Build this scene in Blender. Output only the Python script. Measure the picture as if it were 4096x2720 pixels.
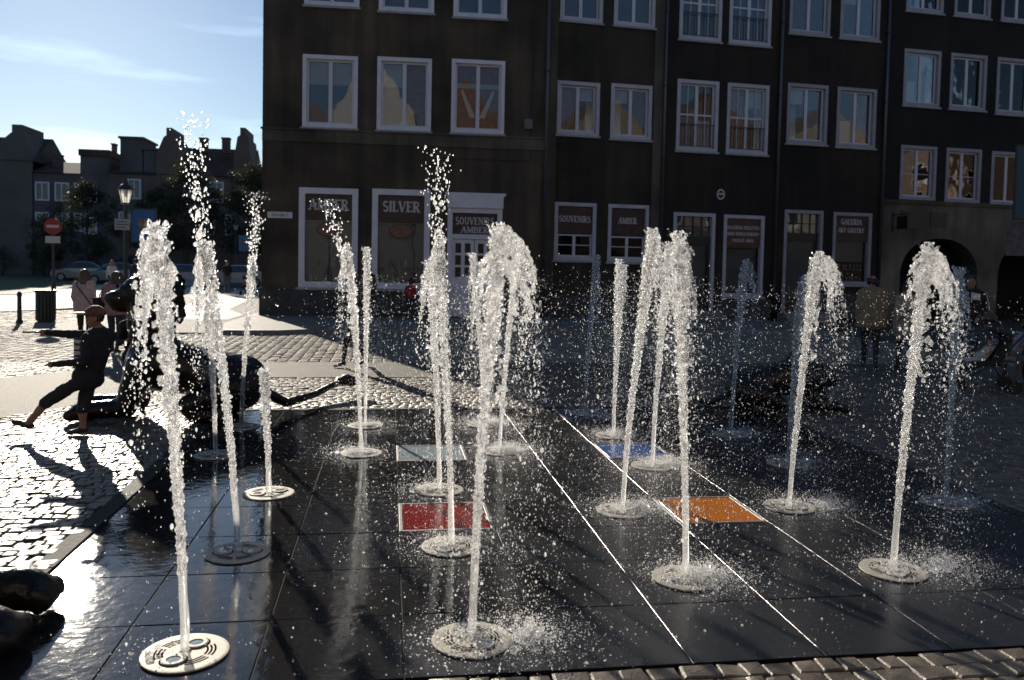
import bpy, bmesh, math, random
import numpy as np
from mathutils import Vector, Matrix, noise as mnoise

sc = bpy.context.scene
for _o in list(bpy.data.objects):
    bpy.data.objects.remove(_o)

# ------------------------------------------------------------------ camera
YAW, PITCH, ROLL = math.radians(8.470), math.radians(2.604), math.radians(1.183)
CAM = Vector((-0.090, -4.463, 1.930))
_F = Vector((math.sin(YAW)*math.cos(PITCH), math.cos(YAW)*math.cos(PITCH), -math.sin(PITCH)))
_R = Vector((math.cos(YAW), -math.sin(YAW), 0))
_U = _R.cross(_F)
_R2 = _R*math.cos(ROLL) + _U*math.sin(ROLL)
_U2 = _U*math.cos(ROLL) - _R*math.sin(ROLL)
cam_d = bpy.data.cameras.new('camera')
cam_d.sensor_width = 36.0
cam_d.lens = 28.96
cam_d.shift_y = -0.0376
cam_d.clip_start, cam_d.clip_end = 0.05, 3000
cam_d.dof.use_dof = True
cam_d.dof.focus_distance = 6.4
cam_d.dof.aperture_fstop = 2.8
cam = bpy.data.objects.new('camera', cam_d)
sc.collection.objects.link(cam)
cam.matrix_world = Matrix(((_R2.x, _U2.x, -_F.x, CAM.x), (_R2.y, _U2.y, -_F.y, CAM.y), (_R2.z, _U2.z, -_F.z, CAM.z), (0, 0, 0, 1)))
sc.camera = cam

# ------------------------------------------------------------------ sky and sun
SUN_AZ, SUN_EL = math.radians(-20.0), math.radians(18.0)      # azimuth measured from +Y towards +X
world = bpy.data.worlds.new('World')
sc.world = world
world.use_nodes = True
wn, wl = world.node_tree.nodes, world.node_tree.links
wn.clear()
w_out = wn.new('ShaderNodeOutputWorld')
w_bg = wn.new('ShaderNodeBackground')
w_sky = wn.new('ShaderNodeTexSky')
w_sky.sky_type = 'NISHITA'
w_sky.sun_disc = False
w_sky.sun_elevation = SUN_EL
w_sky.sun_rotation = SUN_AZ
w_sky.altitude = 0
w_sky.air_density = 1.0
w_sky.dust_density = 0.15
w_sky.ozone_density = 1.3
w_bg.inputs['Strength'].default_value = 0.05
# thin streaks of cloud, laid out on the sky sphere
w_tc = wn.new('ShaderNodeTexCoord')
w_map = wn.new('ShaderNodeMapping')
w_map.inputs['Scale'].default_value = (1.6, 1.6, 11.0)
w_map.inputs['Location'].default_value = (0.35, 0.0, 1.7)
w_noi = wn.new('ShaderNodeTexNoise')
w_noi.inputs['Scale'].default_value = 2.1
w_noi.inputs['Detail'].default_value = 6
w_noi.inputs['Roughness'].default_value = 0.5
w_ramp = wn.new('ShaderNodeValToRGB')
w_ramp.color_ramp.elements[0].position = 0.56
w_ramp.color_ramp.elements[1].position = 0.76
w_mix = wn.new('ShaderNodeMixRGB')
w_mix.blend_type = 'MIX'
w_mul = wn.new('ShaderNodeMixRGB')
w_mul.blend_type = 'MULTIPLY'
w_mul.inputs[0].default_value = 1.0
w_mul.inputs[2].default_value = (1.7, 1.66, 1.6, 1)
w_fac = wn.new('ShaderNodeMath')
w_fac.operation = 'MULTIPLY'
w_fac.inputs[1].default_value = 0.75
wl.new(w_tc.outputs['Generated'], w_map.inputs['Vector'])
wl.new(w_map.outputs['Vector'], w_noi.inputs['Vector'])
wl.new(w_noi.outputs[0], w_ramp.inputs[0])
wl.new(w_ramp.outputs[0], w_fac.inputs[0])
wl.new(w_fac.outputs[0], w_mix.inputs[0])
wl.new(w_sky.outputs[0], w_mix.inputs[1])
wl.new(w_sky.outputs[0], w_mul.inputs[1])
wl.new(w_mul.outputs[0], w_mix.inputs[2])
w_tint = wn.new('ShaderNodeMixRGB')
w_tint.blend_type = 'MULTIPLY'
w_tint.inputs[0].default_value = 1.0
w_tint.inputs[2].default_value = (0.80, 0.93, 1.10, 1)
wl.new(w_mix.outputs[0], w_tint.inputs[1])
wl.new(w_tint.outputs[0], w_bg.inputs['Color'])
wl.new(w_bg.outputs[0], w_out.inputs['Surface'])

sun_d = bpy.data.lights.new('sun', 'SUN')
sun_d.energy = 5.0
sun_d.angle = math.radians(0.53)
sun_d.color = (1.0, 0.90, 0.76)
sun = bpy.data.objects.new('sun', sun_d)
sc.collection.objects.link(sun)
_sdir = Vector((math.sin(SUN_AZ)*math.cos(SUN_EL), math.cos(SUN_AZ)*math.cos(SUN_EL), math.sin(SUN_EL)))
sun.rotation_euler = (-_sdir).to_track_quat('-Z', 'Y').to_euler()
sun.location = (-20, 60, 40)

sc.view_settings.view_transform = 'Standard'
sc.view_settings.look = 'None'
sc.view_settings.gamma = 1.0
sc.view_settings.use_curve_mapping = False
sc.view_settings.exposure = 0.75
sc.render.engine = 'CYCLES'
sc.cycles.use_denoising = True
sc.cycles.max_bounces = 10
sc.cycles.transmission_bounces = 8
sc.cycles.transparent_max_bounces = 16
sc.cycles.sample_clamp_indirect = 6.0

# ------------------------------------------------------------------ helpers
COL = sc.collection
rnd = random.Random(7)
rng = np.random.default_rng(7)

def link(o, parent=None):
    COL.objects.link(o)
    if parent is not None:
        o.parent = parent
    return o

def tag(o, label=None, cat=None, group=None, kind=None):
    if label: o['label'] = label
    if cat: o['category'] = cat
    if group: o['group'] = group
    if kind: o['kind'] = kind
    return o

def empty(name, loc=(0, 0, 0), rz=0.0, label=None, cat=None, group=None, kind=None):
    o = bpy.data.objects.new(name, None)
    o.empty_display_size = 0.2
    o.location = loc
    o.rotation_euler = (0, 0, rz)
    link(o)
    return tag(o, label, cat, group, kind)

def mesh_obj(name, verts, faces, mats, parent=None, fmat=None, smooth=False, loc=None):
    me = bpy.data.meshes.new(name)
    if isinstance(verts, np.ndarray):
        verts = verts.tolist()
    me.from_pydata(verts, [], faces)
    for m in (mats if isinstance(mats, (list, tuple)) else [mats]):
        me.materials.append(m)
    if fmat is not None:
        me.polygons.foreach_set('material_index', np.asarray(fmat, np.int32))
    if smooth:
        me.polygons.foreach_set('use_smooth', np.ones(len(me.polygons), bool))
    me.update()
    o = bpy.data.objects.new(name, me)
    if loc is not None:
        o.location = loc
    return link(o, parent)

def np_mesh(name, V, F, mat, parent=None, smooth=True):
    """big uniform meshes: V (n,3) float, F (m,k) int, all faces with k corners"""
    me = bpy.data.meshes.new(name)
    n, (m, k) = len(V), F.shape
    me.vertices.add(n)
    me.vertices.foreach_set('co', np.ascontiguousarray(V, np.float32).ravel())
    me.loops.add(m*k)
    me.loops.foreach_set('vertex_index', np.ascontiguousarray(F, np.int32).ravel())
    me.polygons.add(m)
    me.polygons.foreach_set('loop_start', np.arange(0, m*k, k, dtype=np.int32))
    me.polygons.foreach_set('loop_total', np.full(m, k, np.int32))
    me.update(calc_edges=True)
    me.validate()
    if smooth:
        me.polygons.foreach_set('use_smooth', np.ones(len(me.polygons), bool))
    me.materials.append(mat)
    o = bpy.data.objects.new(name, me)
    return link(o, parent)

class MB:
    """collects simple solids, then links them as one mesh"""
    def __init__(s):
        s.v, s.f, s.m = [], [], []
    def add(s, vs, fs, mi=0):
        b = len(s.v)
        s.v += [tuple(v) for v in vs]
        s.f += [tuple(b+i for i in f) for f in fs]
        s.m += [mi]*len(fs)
        return s
    def box(s, x0, y0, z0, x1, y1, z1, mi=0):
        vs = [(x0,y0,z0),(x1,y0,z0),(x1,y1,z0),(x0,y1,z0),(x0,y0,z1),(x1,y0,z1),(x1,y1,z1),(x0,y1,z1)]
        return s.add(vs, [(0,3,2,1),(4,5,6,7),(0,1,5,4),(1,2,6,5),(2,3,7,6),(3,0,4,7)], mi)
    def bevbox(s, x0, y0, z0, x1, y1, z1, b=0.01, mi=0):
        vs = []
        for z, e in ((z0, 0), (z1-b, 0), (z1, b)):
            vs += [(x0+e,y0+e,z),(x1-e,y0+e,z),(x1-e,y1-e,z),(x0+e,y1-e,z)]
        fs = [(3,2,1,0),(8,9,10,11)]
        for r in (0, 4):
            for k in range(4):
                fs.append((r+k, r+(k+1)%4, r+4+(k+1)%4, r+4+k))
        return s.add(vs, fs, mi)
    def prism(s, pts, y0, y1, mi=0):
        """outline in (x,z) extruded along y"""
        n = len(pts)
        vs = [(x, y0, z) for x, z in pts] + [(x, y1, z) for x, z in pts]
        fs = [tuple(range(n)), tuple(range(2*n-1, n-1, -1))]
        fs += [(i, i+n, (i+1) % n + n, (i+1) % n) for i in range(n)]
        return s.add(vs, fs, mi)
    def slab(s, pts, z0, z1, mi=0):
        """outline in (x,y) extruded along z"""
        n = len(pts)
        vs = [(x, y, z0) for x, y in pts] + [(x, y, z1) for x, y in pts]
        fs = [tuple(range(n-1, -1, -1)), tuple(range(n, 2*n))]
        fs += [(i, (i+1) % n, (i+1) % n + n, i+n) for i in range(n)]
        return s.add(vs, fs, mi)
    def tube(s, path, radii, n=8, mi=0, cap=True):
        path = [Vector(p) for p in path]
        if not isinstance(radii, (list, tuple)):
            radii = [radii]*len(path)
        vs = []
        for i, p in enumerate(path):
            d = (path[min(i+1, len(path)-1)] - path[max(i-1, 0)]).normalized()
            a = Vector((0,0,1)) if abs(d.z) < 0.9 else Vector((1,0,0))
            u = d.cross(a).normalized(); w = d.cross(u)
            for k in range(n):
                t = 2*math.pi*k/n
                vs.append(p + (u*math.cos(t) + w*math.sin(t))*radii[i])
        fs = []
        for i in range(len(path)-1):
            for k in range(n):
                fs.append((i*n+k, i*n+(k+1)%n, (i+1)*n+(k+1)%n, (i+1)*n+k))
        if cap:
            fs.append(tuple(range(n-1, -1, -1))); fs.append(tuple(range((len(path)-1)*n, len(path)*n)))
        return s.add(vs, fs, mi)
    def lathe(s, prof, n=24, cx=0, cy=0, mi=0):
        vs = []
        for r, z in prof:
            for k in range(n):
                t = 2*math.pi*k/n
                vs.append((cx+r*math.cos(t), cy+r*math.sin(t), z))
        fs = []
        for i in range(len(prof)-1):
            for k in range(n):
                fs.append((i*n+k, i*n+(k+1)%n, (i+1)*n+(k+1)%n, (i+1)*n+k))
        fs.append(tuple(range((len(prof)-1)*n, len(prof)*n)))
        fs.append(tuple(range(n-1, -1, -1)))
        return s.add(vs, fs, mi)
    def quad(s, a, b, c, d, mi=0):
        return s.add([a, b, c, d], [(0, 1, 2, 3)], mi)
    def build(s, name, mats, parent=None, smooth=False, loc=None):
        return mesh_obj(name, s.v, s.f, mats, parent, s.m, smooth, loc)

def copy_tree(o, parent=None):
    c = o.copy(); COL.objects.link(c); c.parent = parent
    for ch in list(o.children):
        copy_tree(ch, c)
    return c

# ---- materials
def mat(name, base=(0.5, 0.5, 0.5), rough=0.6, metal=0.0, spec=0.5, nscale=0, namt=0.0, bump=0.0, bscale=60, ramp=None, coat=0.0, world=True, detail=5, emis=None):
    """Principled surface whose colour varies by namt through a noise of nscale, with a fine bump"""
    m = bpy.data.materials.new(name); m.use_nodes = True
    N, L = m.node_tree.nodes, m.node_tree.links
    b = N['Principled BSDF']
    b.inputs['Base Color'].default_value = (*base, 1)
    b.inputs['Roughness'].default_value = rough
    b.inputs['Metallic'].default_value = metal
    b.inputs['Specular IOR Level'].default_value = spec
    if coat:
        b.inputs['Coat Weight'].default_value = coat
        b.inputs['Coat Roughness'].default_value = 0.08
    geo = N.new('ShaderNodeNewGeometry')
    if nscale:
        n = N.new('ShaderNodeTexNoise'); n.inputs['Scale'].default_value = nscale; n.inputs['Detail'].default_value = detail
        L.new(geo.outputs['Position'], n.inputs['Vector'])
        r = N.new('ShaderNodeValToRGB')
        e = r.color_ramp.elements
        e[0].position, e[1].position = 0.3, 0.7
        if ramp:
            e[0].color, e[1].color = (*ramp[0], 1), (*ramp[1], 1)
        else:
            e[0].color = (*[c*(1-namt) for c in base], 1); e[1].color = (*[min(1, c*(1+namt)) for c in base], 1)
        L.new(n.outputs[0], r.inputs[0]); L.new(r.outputs[0], b.inputs['Base Color'])
    if bump:
        n2 = N.new('ShaderNodeTexNoise'); n2.inputs['Scale'].default_value = bscale; n2.inputs['Detail'].default_value = 4
        L.new(geo.outputs['Position'], n2.inputs['Vector'])
        bp = N.new('ShaderNodeBump'); bp.inputs['Strength'].default_value = bump; bp.inputs['Distance'].default_value = 0.02
        L.new(n2.outputs[0], bp.inputs['Height']); L.new(bp.outputs[0], b.inputs['Normal'])
    return m

def water_mat(name, glass_w, transl_w, rough, tint=(1, 1, 1), bump=0.0, bscale=120):
    m = bpy.data.materials.new(name); m.use_nodes = True
    N, L = m.node_tree.nodes, m.node_tree.links
    N.clear()
    out = N.new('ShaderNodeOutputMaterial')
    g = N.new('ShaderNodeBsdfGlass'); g.inputs['IOR'].default_value = 1.33; g.inputs['Roughness'].default_value = rough
    g.inputs['Color'].default_value = (*tint, 1)
    tl = N.new('ShaderNodeBsdfTranslucent'); tl.inputs['Color'].default_value = (0.95, 0.95, 0.95, 1)
    tp = N.new('ShaderNodeBsdfTransparent')
    m1 = N.new('ShaderNodeMixShader'); m1.inputs[0].default_value = glass_w/(glass_w+transl_w)
    L.new(tl.outputs[0], m1.inputs[1]); L.new(g.outputs[0], m1.inputs[2])
    m2 = N.new('ShaderNodeMixShader'); m2.inputs[0].default_value = glass_w+transl_w
    L.new(tp.outputs[0], m2.inputs[1]); L.new(m1.outputs[0], m2.inputs[2])
    if bump:
        geo = N.new('ShaderNodeNewGeometry')
        n2 = N.new('ShaderNodeTexNoise'); n2.inputs['Scale'].default_value = bscale; n2.inputs['Detail'].default_value = 3
        L.new(geo.outputs['Position'], n2.inputs['Vector'])
        bp = N.new('ShaderNodeBump'); bp.inputs['Strength'].default_value = bump; bp.inputs['Distance'].default_value = 0.01
        L.new(n2.outputs[0], bp.inputs['Height'])
        for s_ in (g, tl):
            L.new(bp.outputs[0], s_.inputs['Normal'])
    L.new(m2.outputs[0], out.inputs['Surface'])
    return m

def remesh(name, spheres, voxel, mats, parent=None, noise_amt=0.0, noise_scale=20.0, smooth_it=0, color_fn=None, shade_smooth=True):
    """one continuous skin round many overlapping ellipsoids: spheres = [(centre, radius or (rx,ry,rz))]"""
    V, F = ICO1
    n = len(spheres)
    C = np.array([s[0] for s in spheres], float)
    R = np.array([(s[1],)*3 if np.isscalar(s[1]) else s[1] for s in spheres], float)
    VV = (C[:, None, :] + V[None]*R[:, None, :]).reshape(-1, 3)
    FF = (F[None] + (np.arange(n)*len(V))[:, None, None]).reshape(-1, 3)
    me = bpy.data.meshes.new('tmp')
    me.from_pydata(VV.tolist(), [], FF.tolist())
    o = bpy.data.objects.new('tmp', me); COL.objects.link(o)
    rm = o.modifiers.new('r', 'REMESH'); rm.mode = 'VOXEL'; rm.voxel_size = voxel; rm.use_smooth_shade = True
    if smooth_it:
        sm = o.modifiers.new('s', 'SMOOTH'); sm.iterations = smooth_it; sm.factor = 0.6
    dg = bpy.context.evaluated_depsgraph_get()
    me2 = bpy.data.meshes.new_from_object(o.evaluated_get(dg))
    bpy.data.objects.remove(o); bpy.data.meshes.remove(me)
    me2.name = name
    if noise_amt:
        me2.update()
        nv = len(me2.vertices)
        co = np.empty(nv*3, np.float32); me2.vertices.foreach_get('co', co); co = co.reshape(-1, 3)
        nr_ = np.empty(nv*3, np.float32); me2.vertex_normals.foreach_get('vector', nr_); nr_ = nr_.reshape(-1, 3)
        k_ = noise_scale
        q_ = (np.sin(co[:, 0]*k_*2.3+1.7*np.sin(co[:, 2]*k_*1.3))*np.sin(co[:, 1]*k_*2.1+1.3*np.sin(co[:, 0]*k_*1.7+2))*np.sin(co[:, 2]*k_*1.6+1.1*np.sin(co[:, 1]*k_*1.9+4))
              + .6*np.sin(co[:, 0]*k_*4.9+co[:, 2]*k_*3.1)*np.sin(co[:, 1]*k_*5.3-co[:, 2]*k_*2.7))
        co += nr_*(q_*noise_amt)[:, None]
        me2.vertices.foreach_set('co', co.ravel())
    me2.materials.clear()
    for m in (mats if isinstance(mats, (list, tuple)) else [mats]):
        me2.materials.append(m)
    if color_fn:
        idx = [color_fn(p.center) for p in me2.polygons]
        me2.polygons.foreach_set('material_index', np.asarray(idx, np.int32))
    me2.polygons.foreach_set('use_smooth', np.full(len(me2.polygons), shade_smooth))
    ob = bpy.data.objects.new(name, me2)
    return link(ob, parent)

def _ico(sub):
    bm = bmesh.new()
    bmesh.ops.create_icosphere(bm, subdivisions=sub, radius=1)
    V = np.array([v.co[:] for v in bm.verts]); F = np.array([[v.index for v in f.verts] for f in bm.faces])
    bm.free()
    return V, F
ICO0, ICO1 = _ico(1), _ico(2)
OCT = (np.array([(1,0,0),(-1,0,0),(0,1,0),(0,-1,0),(0,0,1),(0,0,-1)], float),
       np.array([(0,2,4),(2,1,4),(1,3,4),(3,0,4),(2,0,5),(1,2,5),(3,1,5),(0,3,5)]))

def chain(a, b, ra, rb, step=None):
    """overlapping spheres along a tapered limb"""
    a, b = Vector(a), Vector(b)
    L_ = (b-a).length
    n = max(2, int(L_/((step or 0.35)*min(ra, rb)))+1)
    return [(tuple(a.lerp(b, i/(n-1))), ra+(rb-ra)*i/(n-1)) for i in range(n)]

def px(x, y, z=0.0):
    """where a point of the place lands in a 1024x680 picture (only used to leave out what no camera near here sees)"""
    d = Vector((x, y, z)) - CAM
    w = d.dot(_F)
    if w < 0.2: return (-9999, -9999, w)
    return (512 + 823.7*d.dot(_R2)/w, 301.5 - 823.7*d.dot(_U2)/w, w)

# ------------------------------------------------------------------ ground
M_earth = mat('packed_joint_sand', (0.055, 0.047, 0.038), 0.8, nscale=9, namt=0.4, bump=0.3, bscale=90)
M_sett = mat('granite_sett', (0.115, 0.094, 0.070), 0.36, nscale=6, namt=0.6, bump=0.45, bscale=110, spec=0.5)
M_road = mat('road_cobble', (0.22, 0.195, 0.16), 0.72, spec=0.10, nscale=5, namt=0.35, bump=0.35, bscale=80)
M_asph = mat('asphalt_strip', (0.11, 0.098, 0.078), 0.75, spec=0.2, nscale=60, namt=0.35, bump=0.5, bscale=180)
M_walk = mat('pavement_stone', (0.19, 0.178, 0.158), 0.75, spec=0.2, nscale=4, namt=0.2, bump=0.25, bscale=120)
M_pale = mat('pale_path_slab', (0.38, 0.345, 0.29), 0.75, spec=0.2, nscale=3, namt=0.15, bump=0.1, bscale=90)
M_border = mat('wet_border_granite', (0.035, 0.033, 0.030), 0.75, spec=0.15, nscale=25, namt=0.3, bump=0.5, bscale=120)
M_kerb = mat('kerb_granite', (0.17, 0.165, 0.155), 0.5, nscale=25, namt=0.3, bump=0.2, bscale=140)
M_grass = mat('lawn_grass', (0.045, 0.075, 0.022), 0.85, nscale=1.3, namt=0.4, bump=0.6, bscale=30)

def wet_near_fountain(m, dry, wet):
    N, L = m.node_tree.nodes, m.node_tree.links
    geo = N.new('ShaderNodeNewGeometry'); sub = N.new('ShaderNodeVectorMath'); sub.operation = 'SUBTRACT'; sub.inputs[1].default_value = (-.2, 1.6, 0)
    ln = N.new('ShaderNodeVectorMath'); ln.operation = 'LENGTH'
    L.new(geo.outputs['Position'], sub.inputs[0]); L.new(sub.outputs[0], ln.inputs[0])
    n = N.new('ShaderNodeTexNoise'); n.inputs['Scale'].default_value = 1.1
    L.new(geo.outputs['Position'], n.inputs['Vector'])
    ma = N.new('ShaderNodeMath'); ma.operation = 'MULTIPLY_ADD'; ma.inputs[1].default_value = 2.4; L.new(n.outputs[0], ma.inputs[0]); L.new(ln.outputs['Value'], ma.inputs[2])
    mr = N.new('ShaderNodeMapRange'); mr.inputs['From Min'].default_value = 5.6; mr.inputs['From Max'].default_value = 7.4
    mr.inputs['To Min'].default_value = wet; mr.inputs['To Max'].default_value = dry
    L.new(ma.outputs[0], mr.inputs['Value']); L.new(mr.outputs[0], N['Principled BSDF'].inputs['Roughness'])
wet_near_fountain(M_sett, 0.66, 0.30)

g = MB()
g.quad((-900, -900, -0.035), (900, -900, -0.035), (900, 1200, -0.035), (-900, 1200, -0.035))
tag(g.build('ground', M_earth), kind='structure')

def stones(cells, top_fn=None, b=0.008, depth=0.05):
    """one stone per cell (x0,y0,x1,y1): sunken sides, pillowed uneven top"""
    c = np.array(cells, float)
    n = len(c)
    g_ = 0.0035
    j = rng.normal(0, 0.0055, (n, 4, 2))
    h = rng.normal(0, 0.0035, n)
    tlt = rng.normal(0, 0.0022, (n, 4))
    X = np.stack([c[:, 0]+g_, c[:, 2]-g_, c[:, 2]-g_, c[:, 0]+g_], 1) + j[..., 0]
    Y = np.stack([c[:, 1]+g_, c[:, 1]+g_, c[:, 3]-g_, c[:, 3]-g_], 1) + j[..., 1]
    cx, cy = X.mean(1), Y.mean(1)
    z0 = np.full((n, 4), -depth)
    w = np.minimum(c[:, 2]-c[:, 0], c[:, 3]-c[:, 1])
    k = (1 - 2*b/w)[:, None]
    Xt, Yt = cx[:, None]+(X-cx[:, None])*k, cy[:, None]+(Y-cy[:, None])*k
    base = np.stack([X, Y, z0], -1)
    mid = np.stack([X, Y, h[:, None]+tlt-b*0.9], -1)
    top = np.stack([Xt, Yt, h[:, None]+tlt], -1)
    cen = np.stack([cx, cy, h+rng.uniform(.0005, .004, n)], -1)[:, None]
    V = np.concatenate([base, mid, top, cen], 1)          # 13 verts
    f = []
    for r in (0, 4):
        for q in range(4):
            a, b_, c_, d = r+q, r+(q+1) % 4, r+4+(q+1) % 4, r+4+q
            f += [(a, b_, c_), (a, c_, d)]
    f += [(8+q, 8+(q+1) % 4, 12) for q in range(4)]
    return V, np.array(f)

def paving(name, cells, matl, singles, **kw):
    """a paved surface: the stones that show largest are parts of their own, the rest one part"""
    root = empty(name, kind='structure')
    size = []
    keep = []
    for c in cells:
        x, y = (c[0]+c[2])/2, (c[1]+c[3])/2
        p = px(x, y)
        if p[2] > 0.3 and -230 < p[0] < 1254 and p[1] < 860:
            keep.append(c)
            inside = 0 <= p[0] <= 1024 and 0 <= p[1] <= 680
            size.append(((c[2]-c[0])*(c[3]-c[1])/p[2]**3) if inside else 0)
    order = np.argsort(-np.array(size))
    first, rest = order[:singles], order[singles:]
    V, F = stones(keep, **kw)
    for i in first:
        o = Vector(V[i, 12])
        mesh_obj('cobblestone', V[i]-np.array(o), F.tolist(), matl, root, loc=o)
    Vr = V[rest].reshape(-1, 3)
    Fr = (F[None]+(np.arange(len(rest))*13)[:, None, None]).reshape(-1, 3)
    r = np_mesh('cobblestones', Vr, Fr, matl, root, smooth=False)
    r['kind'] = 'stuff'
    return root

def grid_cells(x0, x1, y0, y1, sx, sy, test, jit=0.12, along='x'):
    """rows of stones with staggered joints"""
    out = []
    if along == 'x':
        ny = int((y1-y0)/sy)
        for r in range(ny):
            y = y0+r*sy
            x = x0 - rnd.random()*sx; jit = .22
            while x < x1:
                w = sx*(1+rnd.uniform(-jit, jit)*1.6)
                if test(x+w/2, y+sy/2):
                    out.append((x, y, x+w, y+sy))
                x += w
    else:
        nx = int((x1-x0)/sx)
        for r in range(nx):
            x = x0+r*sx
            y = y0 - rnd.random()*sy
            while y < y1:
                w = sy*(1+rnd.uniform(-jit, jit)*1.6)
                if test(x+sx/2, y+w/2):
                    out.append((x, y, x+sx, y+w))
                y += w
    return out

TX0, TX1, TY0, TY1 = -2.1, 4.9, -0.7, 6.3
BAND = [(-3.4, 11.41), (-4.4, 11.0), (-5.3, 10.2), (-6.1, 9.2), (-6.9, 7.9), (-7.6, 6.2), (-8.0, 4.5), (-5.9, 4.2), (-5.4, 4.9), (-4.75, 5.7), (-4.25, 6.4), (-3.9, 7.3), (-3.6, 8.2), (-3.4, 9.0), (-3.3, 9.36)]
def in_poly(x, y, P):
    c = False
    for (x0, y0), (x1, y1) in zip(P, P[1:]+P[:1]):
        if (y0 > y) != (y1 > y) and x < (x1-x0)*(y-y0)/(y1-y0)+x0: c = not c
    return c
cells = grid_cells(0.2, 5.6, -2.0, TY0-0.02, 0.15, 0.128, lambda x, y: True)
cells += grid_cells(-9.5, TX0-0.16, -2.2, 11.4, 0.115, 0.098, lambda x, y: (y < 9.35 or x < -3.45) and not in_poly(x, y, BAND))
cells += grid_cells(TX0-0.16, TX1+0.14, TY1+0.15, 9.35, 0.115, 0.10, lambda x, y: True)
cells += grid_cells(TX1+0.14, 12.5, -2.0, 9.35, 0.115, 0.10, lambda x, y: not (x < 5.6 and y < TY0))
paving('cobbled_paving', cells, M_sett, 300)
def kerb_y(x):
    if x < -3.0: return 17.25
    if x < -1.8: return 17.25 + 0.75*(x+3.0)/1.2
    return 18.0 + 0.05*(x+1.8)
cells = grid_cells(-16, 13.5, 11.42, 19.2, 0.20, 0.135, lambda x, y: (y < kerb_y(x)-0.1 if x > -4.6 else True), along='y')
cells += grid_cells(-24, -5.2, 19.2, 26, 0.24, 0.2, lambda x, y: x < -8.5 - 0.15*(y-19), along='y')
paving('cobbled_road', cells, M_road, 300, b=0.016)

# smooth strip, granite border round the fountain floor, kerb, pavements, lawn
s = MB(); s.slab([(-3.3, 9.36), (13.0, 9.36), (13.0, 11.41), (-3.4, 11.41)], -.03, 0.0)
s.slab(BAND[::-1], -.031, -.0008)
tag(s.build('asphalt_strip', M_asph), kind='structure')
bd = empty('fountain_border', kind='structure')
def border_run(x0, y0, x1, y1, n):
    for i in range(n):
        a, b_ = i/n, (i+1)/n
        m_ = MB()
        if x1-x0 > y1-y0:
            m_.bevbox(x0+(x1-x0)*a+.003, y0, -.05, x0+(x1-x0)*b_-.003, y1, .006+rnd.uniform(-.002, .002), .008)
        else:
            m_.bevbox(x0, y0+(y1-y0)*a+.003, -.05, x1, y0+(y1-y0)*b_-.003, .006+rnd.uniform(-.002, .002), .008)
        m_.build('border_stone', M_border, bd)
border_run(TX0-.155, TY0, TX0-.012, TY1+.14, 9)
border_run(TX0-.01, TY1+.012, TX1+.01, TY1+.14, 9)
border_run(TX1+.012, TY0, TX1+.135, TY1+.14, 9)

kb = empty('kerb', kind='structure')
kx = [-4.7+0.9*i for i in range(21)]
for a, b_ in zip(kx[:-1], kx[1:]):
    m_ = MB()
    m_.slab([(a+.004, kerb_y(a)-.09), (b_-.004, kerb_y(b_)-.09), (b_-.004, kerb_y(b_)+.06), (a+.004, kerb_y(a)+.06)], -.03, .115)
    m_.build('kerbstone', M_kerb, kb)
pv = MB()
top = [(x, kerb_y(x)+.062) for x in kx]
pv.slab(top + [(13.3, 25.5), (5.0, 24.5), (-4.5, 24.3), (-4.7, 19.0)], -.03, .11)
tag(pv.build('pavement', M_walk), kind='structure')
sd = MB()
sd.slab([(-9.0, 17.25), (-4.72, 17.25), (-4.52, 24.3), (-4.2, 24.4), (-4.3, 60), (-12, 60), (-9.6, 30)], -.03, .035)
tag(sd.build('side_pavement', mat('side_street_setts', (0.11, 0.102, 0.09), 0.8, spec=0.2, nscale=14, namt=0.45, bump=0.8, bscale=40)), kind='structure')
pp = MB()
pp.slab([(-7.3, 21.6), (-5.0, 21.8), (-4.9, 24.0), (-5.9, 27.0), (-6.4, 33.6), (-7.0, 46), (-8.9, 46), (-8.7, 36), (-8.0, 29.3)], .036, .045)
tag(pp.build('slab_path', M_pale), kind='structure')
lp = MB()
lp.slab([(-12.7, 24.9), (-10.6, 28.5), (-10.9, 60), (-19.4, 60.9), (-18.2, 44.1), (-17.4, 37), (-40, 16), (-30, 8)], -.03, .03)
tag(lp.build('paved_path', M_pale), kind='structure')
gr = MB()
gr.slab([(-17.2, 36.4), (-18.0, 44.1), (-19.2, 61), (-19.5, 71), (-90, 71), (-90, -6), (-50, 9)], -.03, .06)
tag(gr.build('lawn', M_grass), kind='structure')

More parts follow.
